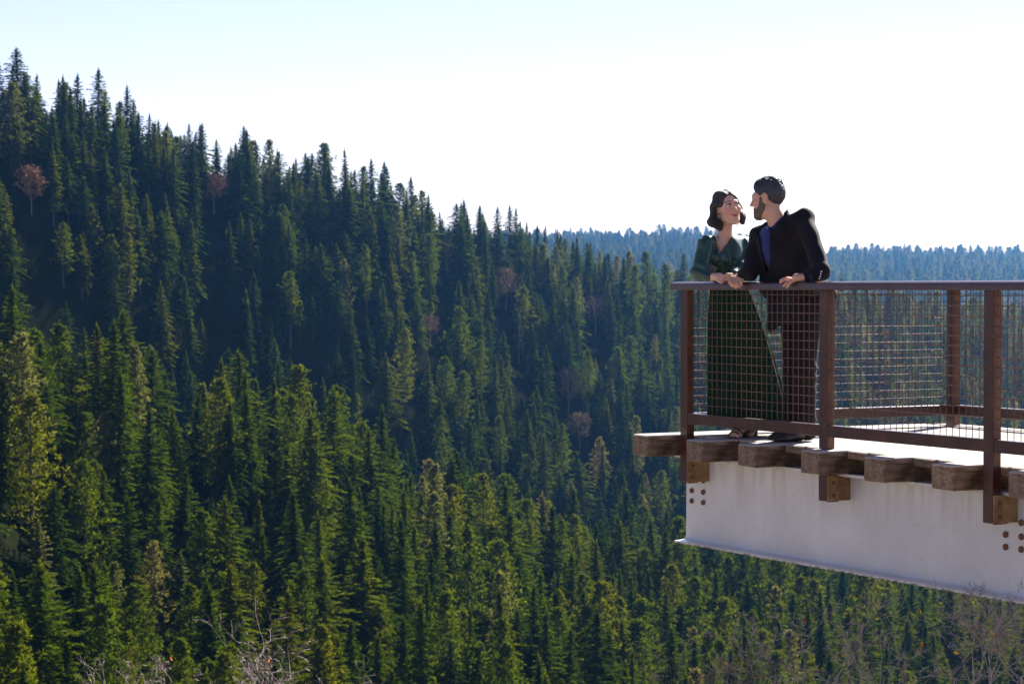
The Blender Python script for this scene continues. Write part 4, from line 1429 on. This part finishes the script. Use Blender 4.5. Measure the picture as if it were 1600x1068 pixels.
wb = mesh_sdf(wom_body, px(1075, 690, 15.4) - Vector((0, 0.35, 0.03)), px(1200, 296, 15.5) + Vector((0, 0.35, 0)), 0.0050, "body", skin_m, wom)
def wom_col(P):
    base = np.array([[0.70, 0.42, 0.31]]) * np.ones((len(P), 1))
    Q = WH.loc(P)
    Qs = Q.copy(); Qs[:, 2] -= 14.0 * Q[:, 0] ** 2
    m = blob(Qs, (0, 0.098, -0.0635), (0.027, 0.03, 0.0080), 0.25); base = base * (1 - m) + m * np.array([[0.50, 0.15, 0.13]])
    for sx in (-1, 1):
        m = blob(Q, (sx * 0.042, 0.07, -0.028), (0.022, 0.03, 0.018), 0.9) * 0.35; base = base * (1 - m) + m * np.array([[0.62, 0.24, 0.19]])
        Xb = Q[:, 0] * sx
        arch = 0.034 + 0.004 * np.sin((Xb - 0.012) / 0.04 * math.pi)
        mm = (np.clip(1 - np.abs(Q[:, 2] - arch) / 0.0042, 0, 1) * (Xb > 0.010) * (Xb < 0.052) * (Q[:, 1] > 0.04))[:, None] ** 0.5
        base = base * (1 - mm) + mm * np.array([[0.035, 0.02, 0.018]])
        m = blob(Q, (sx * 0.031, 0.095, 0.019), (0.019, 0.03, 0.0042), 0.3); base = base * (1 - m) + m * np.array([[0.03, 0.018, 0.018]])
        m = blob(Q, (sx * 0.031, 0.095, 0.006), (0.015, 0.03, 0.002), 0.6) * 0.5; base = base * (1 - m) + m * np.array([[0.05, 0.03, 0.03]])
    return base
color_by(wb, wom_col, wom.location)
eyes_for(WH, wom, (0.75, -0.62, 0.15))
def whair(P):
    Q = WH.loc(P) * np.array([-1, 1, 1], dtype=np.float32)
    h = head_sdf(Q, True)
    n = 0.0035 * np.sin(Q[:, 0] * 90 + Q[:, 2] * 20) + 0.002 * np.sin(Q[:, 1] * 160 + Q[:, 2] * 30 + 1) + 0.003 * np.sin(Q[:, 2] * 60 + Q[:, 0] * 40)
    cap = f_ell(Q, (0, -0.022, 0.036), (0.092, 0.106, 0.098)) + n
    cap = smax(cap, -(Q[:, 2] + 0.085), 0.02)
    # bob: lobes at both sides and the nape
    lob = f_cone(Q, (0.078, -0.028, 0.02), (0.084, 0.004, -0.070), 0.030, 0.038)
    lob = smin(lob, f_cone(Q, (0.080, 0.010, -0.060), (0.070, 0.030, -0.115), 0.032, 0.018), 0.02)
    l2 = f_cone(Q, (-0.070, -0.060, 0.00), (-0.088, -0.066, -0.070), 0.032, 0.042)
    l2 = smin(l2, f_cone(Q, (-0.088, -0.066, -0.070), (-0.064, -0.050, -0.122), 0.036, 0.020), 0.02)
    bk = f_ell(Q, (0, -0.065, -0.045), (0.088, 0.055, 0.075))
    hr = smin(smin(cap, lob + n, 0.025), smin(l2 + n, bk + n, 0.025), 0.025)
    # face window
    face = f_ell(Q, (-0.004, 0.105, -0.012), (0.070, 0.090, 0.102))
    face = smin(face, f_cone(Q, (-0.05, 0.06, -0.03), (-0.080, 0.006, -0.015), 0.036, 0.030), 0.02)   # tucked behind the near ear
    face = smin(face, f_cone(Q, (-0.02, 0.05, -0.11), (0.02, 0.05, -0.12), 0.045, 0.045), 0.02)
    hr = smax(hr, -face, 0.008)
    return hr * WH.sc
wc = WH.c
mesh_sdf(whair, wc - Vector((0.17, 0.17, 0.17)), wc + Vector((0.17, 0.17, 0.16)), 0.0038, "hair", hair_f, wom)
r_ = random.Random(8)
bm = bmesh.new()
for _ in range(170):
    sx = r_.choice((-1, 1, 1)); a0 = r_.uniform(-0.02, 0.05)
    p0 = Vector((sx * r_.uniform(0.0, 0.05), r_.uniform(-0.05, 0.04), 0.116)); 
    p1 = Vector((sx * r_.uniform(0.075, 0.108), r_.uniform(-0.05, 0.03), r_.uniform(0.04, 0.09)))
    p2 = Vector((sx * r_.uniform(0.10, 0.125), r_.uniform(-0.06, 0.03), r_.uniform(-0.06, 0.0)))
    p3 = Vector((sx * r_.uniform(0.07, 0.112), r_.uniform(-0.06, 0.04), r_.uniform(-0.13, -0.085)))
    pts = []
    for t in np.linspace(r_.choice((0, 0, 0.3)), 1, 8):
        q = p0 * (1 - t) ** 3 + p1 * 3 * t * (1 - t) ** 2 + p2 * 3 * t * t * (1 - t) + p3 * t ** 3
        pts.append(WH.w(*q) - wom.location)
    tube(bm, pts, 0.0006, 3, False)
wsp = link("hair_strands", bm, hair_f, wom); wsp["kind"] = "stuff"

def vneck(P):
    """signed: negative inside the V opening"""
    a = V3(px(1123, 398, 15.4)); zt = px(0, 360, 15.5).z
    t = np.clip((P[:, 2] - a[2]) / (zt - a[2]), 0, 1.6)
    xl = a[0] + (px(1116.5, 362, 15.45).x - a[0]) * t; xr = a[0] + (px(1151, 362, 15.45).x - a[0]) * t
    d = np.maximum(xl - P[:, 0], P[:, 0] - xr)
    return np.maximum(np.maximum(d, (a[2] - P[:, 2]) * 0.8), P[:, 1] - 15.56)
def bodice_f(P):
    d = wom_torso(P, 0.004)
    # gathers from the shoulder and toward the waist
    wz = px(0, 436, 15.5).z
    g = 0.0035 * np.sin((P[:, 0] - 1.40) * 190 + (P[:, 2] - wz) * 40 * np.sign(P[:, 0] - 1.42)) * np.exp(-((P[:, 2] - wz) / 0.10) ** 2)
    wrap = 0.004 * np.sin((P[:, 0] * 0.6 + P[:, 2]) * 95) * np.exp(-((P[:, 2] - px(0, 425, 15.5).z) / 0.07) ** 2)
    d = d + g + wrap
    for S, E, W, ph in ((wSL, wEL, wWL, 0.0), (wSR, wER, wWR, 2.0)):
        s1 = f_cone(P, S + Vector((0, 0, 0.0)), E, 0.052, 0.062)
        s1 = smin(s1, f_cone(P, E, E.lerp(W, 0.55), 0.062, 0.044), 0.02)
        s1 = smin(s1, f_cone(P, E.lerp(W, 0.55), E.lerp(W, 0.85), 0.034, 0.031), 0.008)
        s1 = s1 + 0.005 * np.sin(P[:, 0] * 95 + P[:, 1] * 60 + ph + P[:, 2] * 10) * np.exp(-((P[:, 2] - S.z - 0.02) / 0.05) ** 2) \
            + 0.0055 * np.sin(P[:, 2] * 85 + P[:, 0] * 35 + ph) * np.exp(-((P[:, 2] - E.z) / 0.07) ** 2)
        d = smin(d, s1, 0.014)
    d = smax(d, -vneck(P), 0.003)
    d = smax(d, -f_cone(P, px(1134, 335, 15.47), px(1131, 362, 15.485), 0.056, 0.064), 0.004)
    d = smax(d, px(0, 452, 15.5).z - P[:, 2], 0.003)
    return d + folds(P, 0.0012, 40, 25, 30, 1.1)
mesh_sdf(bodice_f, px(1070, 460, 15.5) - Vector((0, 0.32, 0)), px(1190, 350, 15.5) + Vector((0, 0.32, 0)), 0.0046, "bodice", satin_m, wom)
# belt and pleated skirt as a lofted cloth with real thickness
def skirt():
    bm = bmesh.new()
    N = 200
    rows = []
    L_ = [(438, 1138, 15.55, 0.112, 0.098), (450, 1140, 15.56, 0.130, 0.112), (470, 1144, 15.58, 0.150, 0.13), (500, 1149, 15.58, 0.178, 0.16), (540, 1155, 15.57, 0.205, 0.185),
          (580, 1160, 15.56, 0.228, 0.205), (620, 1166, 15.55, 0.246, 0.215), (660, 1170, 15.54, 0.262, 0.23)]
    r = random.Random(4); phs = [r.uniform(0, 6.28) for _ in range(6)]
    for k in range(45):
        py = 438 + (664 - 438) * k / 44
        cx = np.interp(py, [l[0] for l in L_], [l[1] for l in L_]); Yc = np.interp(py, [l[0] for l in L_], [l[2] for l in L_])
        rx = np.interp(py, [l[0] for l in L_], [l[3] for l in L_]); ry = np.interp(py, [l[0] for l in L_], [l[4] for l in L_])
        c = px(cx, py, Yc)
        amp = 0.004 + 0.020 * k / 44
        ring = []
        for j in range(N):
            a = 2 * math.pi * j / N
            w = math.sin(a * 23 + phs[0] + 0.8 * math.sin(a * 3 + k * 0.02)) * 0.55 + math.sin(a * 11 + phs[1] + k * 0.015) * 0.35 + math.sin(a * 37 + phs[2]) * 0.2
            w = math.copysign(abs(w) ** 0.8, w)
            ring.append(bm.verts.new(c + Vector((math.cos(a) * (rx + amp * w), math.sin(a) * (ry + amp * w), 0)) - wom.location))
        rows.append(ring)
    for a_, b_ in zip(rows, rows[1:]):
        for j in range(N):
            f = bm.faces.new((a_[j], b_[j], b_[(j + 1) % N], a_[(j + 1) % N])); f.smooth = True
    bmesh.ops.recalc_face_normals(bm, faces=bm.faces)
    o = link("skirt", bm, skirt_m, wom)
    m = o.modifiers.new("cloth_thickness", 'SOLIDIFY'); m.thickness = 0.003
    return o
skirt()
# jewellery
for k, (ex, ey, yy) in enumerate([(1122.5, 338.5, 15.38), (1151.8, 350.5, 15.36)]):
    bm = bmesh.new(); tube(bm, [Vector(px(ex, ey, yy)) + Vector((math.cos(a) * 0.008, -0.004, math.sin(a) * 0.011)) - wom.location for a in np.linspace(0, 6.283, 13)], 0.0022, 5, False)
    link("earring", bm, silver_m, wom, smooth=True)
neck_pts = []
for t in np.linspace(0, 1, 15):
    x = 1121.5 + (1145 - 1121.5) * t; y = 368 + 15 * (1 - (2 * t - 1) ** 2) ** 0.8 if 0 < t < 1 else 368
    q = onto(wom_body, px(x, y, 15.45)); (neck_pts.append(q + Vector((0, -0.002, 0)) - wom.location) if q.y < 15.6 else None)
bm = bmesh.new(); tube(bm, neck_pts, 0.0014, 5, False)
nk = link("necklace", bm, silver_m, wom, smooth=True)
pd = onto(wom_body, px(1130, 384, 15.45))
bead(wom, "pendant", pd + Vector((0, -0.003, -0.004)), 0.005, silver_m)
# sandals: sole, straps and a block heel
for a_ in (wAnF, wAnB):
    g0 = Vector((a_.x, a_.y, 0.0)) - wom.location
    sd_ = thing_ = None
    bm = bmesh.new()
    ends = []
    for (u0, z0, w0) in ((-0.035, 0.062, 0.024), (0.02, 0.050, 0.024), (0.075, 0.016, 0.034), (0.115, 0.010, 0.040), (0.150, 0.009, 0.036), (0.168, 0.009, 0.020)):
        c_ = g0 + toe_dir * u0
        ends.append([bm.verts.new(c_ + sdir_ * w0 + Vector((0, 0, z0))), bm.verts.new(c_ - sdir_ * w0 + Vector((0, 0, z0))), bm.verts.new(c_ - sdir_ * w0 + Vector((0, 0, z0 - 0.008))), bm.verts.new(c_ + sdir_ * w0 + Vector((0, 0, z0 - 0.008)))])
    for p_, q_ in zip(ends, ends[1:]):
        for k in range(4):
            bm.faces.new((p_[k], p_[(k + 1) % 4], q_[(k + 1) % 4], q_[k]))
    bm.faces.new(ends[0][::-1]); bm.faces.new(ends[-1])
    bmesh.ops.recalc_face_normals(bm, faces=bm.faces)
    so = link("sandal", bm, sandal_m, wom)
    bm = bmesh.new()
    hc_ = g0 - toe_dir * 0.018
    tube(bm, [hc_ + Vector((0, 0, 0.060)), hc_ + Vector((0, 0, 0.030)), hc_ + Vector((0, 0, 0.001))], [0.026, 0.023, 0.021], 8)
    link("heel", bm, leather_m, so)
    for u0, hh, w0 in ((0.100, 0.056, 0.042), (0.135, 0.036, 0.040)):
        bm = bmesh.new()
        pts = [g0 + toe_dir * u0 + sdir_ * (w0 * math.cos(t)) + Vector((0, 0, 0.010 + hh * math.sin(t))) for t in np.linspace(0, math.pi, 11)]
        tube(bm, pts, 0.0045, 6)
        link("strap", bm, leather_m, so)
# ------------------------------------------------------------------ leafless scrub oaks in the foreground
M = NT("backlit_oak_twig")
nz = M.noise(M.coord(), 30, 3)
M.base(M.ramp(nz, [(0.3, (0.16, 0.12, 0.10)), (0.7, (0.46, 0.41, 0.38))])); M.set(Roughness=0.6)  # light grey twig, raised so the white backlit highlights sit in its colour
twig_m = M.m
M = NT("dimmed_oak_twig")
nz = M.noise(M.coord(), 30, 3)
M.base(M.ramp(nz, [(0.3, (0.08, 0.055, 0.045)), (0.7, (0.22, 0.17, 0.15))])); M.set(Roughness=0.6)  # same twig in a darker colour, to tone down the sun on these bushes
twig_dimmed = M.m
M = NT("dark_oak_bark")
nz = M.noise(M.coord(), 20, 3)
M.base(M.ramp(nz, [(0.3, (0.07, 0.05, 0.04)), (0.7, (0.17, 0.13, 0.11))])); M.set(Roughness=0.9)
stem_m = M.m
def leaf_mat(name, col):
    M = NT(name)
    d = M.n('ShaderNodeBsdfDiffuse'); d.inputs[0].default_value = (*col, 1)
    t = M.n('ShaderNodeBsdfTranslucent'); t.inputs[0].default_value = (min(1, col[0] * 1.2), col[1], col[2], 1)
    mx = M.n('ShaderNodeMixShader'); mx.inputs[0].default_value = 0.55
    M.l(d.outputs[0], mx.inputs[1]); M.l(t.outputs[0], mx.inputs[2]); M.l(mx.outputs[0], M.out.inputs[0])
    return M.m
leaf_orange = leaf_mat("orange_oak_leaf", (0.55, 0.16, 0.03)); leaf_yellow = leaf_mat("yellow_oak_leaf", (0.8, 0.48, 0.02)); leaf_red = leaf_mat("red_oak_leaf", (0.32, 0.05, 0.025))

def oak(seed, topx, topy, Y, spread, dens, lab, leaves, mat=None, fine=1.0):
    twm = mat or twig_m
    r = random.Random(seed)
    top = px(topx, topy, Y)
    gz = float(terrain(top.x, Y))
    root = thing("scrub_oak", lab, "bush", (top.x, Y, gz), 0, "leafless scrub oaks along the bottom edge")
    bs = bmesh.new(); bt = bmesh.new(); tips = []
    H = top.z - gz
    def grow(p, d, L, rad, dep):
        pts = [p]; rads = [rad]
        q = p.copy(); dd = d.copy()
        for i in range(4):
            dd = (dd + Vector((r.gauss(0, 0.17), r.gauss(0, 0.17), r.gauss(0.02, 0.15)))).normalized()
            q = q + dd * L / 4
            pts.append(q.copy()); rads.append(rad * (1 - 0.42 * (i + 1) / 4))
        tube(bs if rad > 0.0075 else bt, pts, rads, 5 if rad > 0.0075 else 3, False)
        if dep == 0:
            tips.append((q.copy(), dd.copy()))
            # short spurs and buds
            for _ in range(2):
                k = r.choice((1, 2, 3))
                sp = pts[k]; sd_ = (dd + Vector((r.gauss(0, .8), r.gauss(0, .8), r.gauss(0, .8)))).normalized()
                tube(bt, [sp, sp + sd_ * r.uniform(0.012, 0.035)], [0.0018, 0.0014], 3, False)
            return
        nb = r.choice((2, 3, 3)) if dep > 1 else r.choice((3, 4))
        for j in range(nb):
            k = r.choice((2, 3, 4, 4))
            ang = r.gauss(0, 0.62)
            nd = (dd + Vector((r.gauss(0, 0.55), r.gauss(0, 0.55), r.gauss(0.0, 0.36)))).normalized()
            grow(pts[k], nd, L * r.uniform(0.58, 0.82), max(0.0016, rads[k] * r.uniform(0.5, 0.7)), dep - 1)
    for i in range(dens):
        a = r.uniform(0, 6.283)
        rr = spread * math.sqrt(r.random())
        # a stem leaning out from the root to below the visible crown
        e = Vector((math.cos(a) * rr, math.sin(a) * rr * 0.8, H - 0.62 - 0.25 * (rr / max(spread, .01)) - r.uniform(0, 0.12)))
        b = Vector((math.cos(a) * 0.1, math.sin(a) * 0.1, -0.3))
        m_ = b.lerp(e, 0.5) + Vector((r.gauss(0, .12), r.gauss(0, .12), 0.1))
        tube(bs, [b, b.lerp(m_, 0.5) + Vector((0.03, 0, 0)), m_, m_.lerp(e, 0.5) + Vector((-0.03, 0.02, 0)), e], [0.035, 0.03, 0.025, 0.02, 0.013], 5, False)
        d = ((e - m_).normalized() + Vector((0, 0, 0.3))).normalized()
        grow(e, d, r.uniform(0.30, 0.40), 0.0105 * fine, 4)
    for f in bs.faces: f.smooth = True
    for f in bt.faces: f.smooth = True
    link("stem", bs, stem_m if leaves != 'pale' else twig_m, root)
    tw = link("twigs", bt, twm, root); tw["kind"] = "stuff"
    n = {'few': 1, 'some': 3, 'pale': 4}[leaves]
    for i in range(n):
        q, dd = r.choice(tips)
        bm = bmesh.new()
        n_ = Vector((r.gauss(0, 1), r.gauss(-0.8, 1), r.gauss(0, 1))).normalized(); s_ = n_.orthogonal().normalized(); t_ = n_.cross(s_)
        L = r.uniform(0.012, 0.022)
        out = [(0, -1), (0.45, -0.6), (0.3, -0.3), (0.6, 0.0), (0.35, 0.3), (0.5, 0.6), (0, 1), (-0.5, 0.6), (-0.35, 0.3), (-0.6, 0), (-0.3, -0.3), (-0.45, -0.6)]
        c = bm.verts.new(q + n_ * 0.004)
        vv = [bm.verts.new(q + s_ * a * L + t_ * b * L) for a, b in out]
        for k in range(12):
            bm.faces.new((c, vv[k], vv[(k + 1) % 12]))
        link("leaf", bm, r.choice((leaf_orange, leaf_orange, leaf_red, leaf_yellow)), root)
oak(1, 372, 972, 13.0, 0.30, 5, "bare twiggy scrub oak at bottom left, the widest on that side, beside its low sprigs", 'few', twig_dimmed, 0.5)
oak(2, 258, 1000, 13.6, 0.10, 2, "thin leafless oak sprig at the bottom, left of the wide one", 'few', twig_dimmed, 0.5)
oak(3, 512, 1035, 13.2, 0.14, 3, "low leafless oak tips barely rising over the bottom edge left of centre", 'few', twig_dimmed, 0.5)
oak(4, 1092, 985, 13.5, 0.14, 2, "small pale oak sprig at the bottom, under the girder's left end", 'few', twig_dimmed, 0.5)
oak(5, 1245, 928, 13.6, 0.32, 5, "spreading leafless scrub oak beneath the middle of the white girder", 'some', None, 0.65)
oak(6, 1385, 962, 13.2, 0.28, 4, "bare scrub oak between the spreading one and the dense one by the right edge", 'some', None, 0.65)
oak(7, 1545, 915, 12.4, 0.34, 6, "dense backlit white scrub oak tangle in the bottom right corner with a yellow leaf", 'pale')
# ------------------------------------------------------------------ the air
def haze():
    bm = bmesh.new()
    box(bm, -5000, 5000, -40, 5700, -135, 190)
    m = bpy.data.materials.new("haze_air"); m.use_nodes = True
    nt = m.node_tree; nt.nodes.clear()
    out = nt.nodes.new('ShaderNodeOutputMaterial')
    pv = nt.nodes.new('ShaderNodeVolumePrincipled')
    pv.inputs['Color'].default_value = (0.16, 0.46, 1.0, 1)
    pv.inputs['Density'].default_value = 0.000055
    pv.inputs['Anisotropy'].default_value = 0.8
    nt.links.new(pv.outputs[0], out.inputs['Volume'])
    o = link("haze", bm, m)
    o["kind"] = "stuff"
haze()
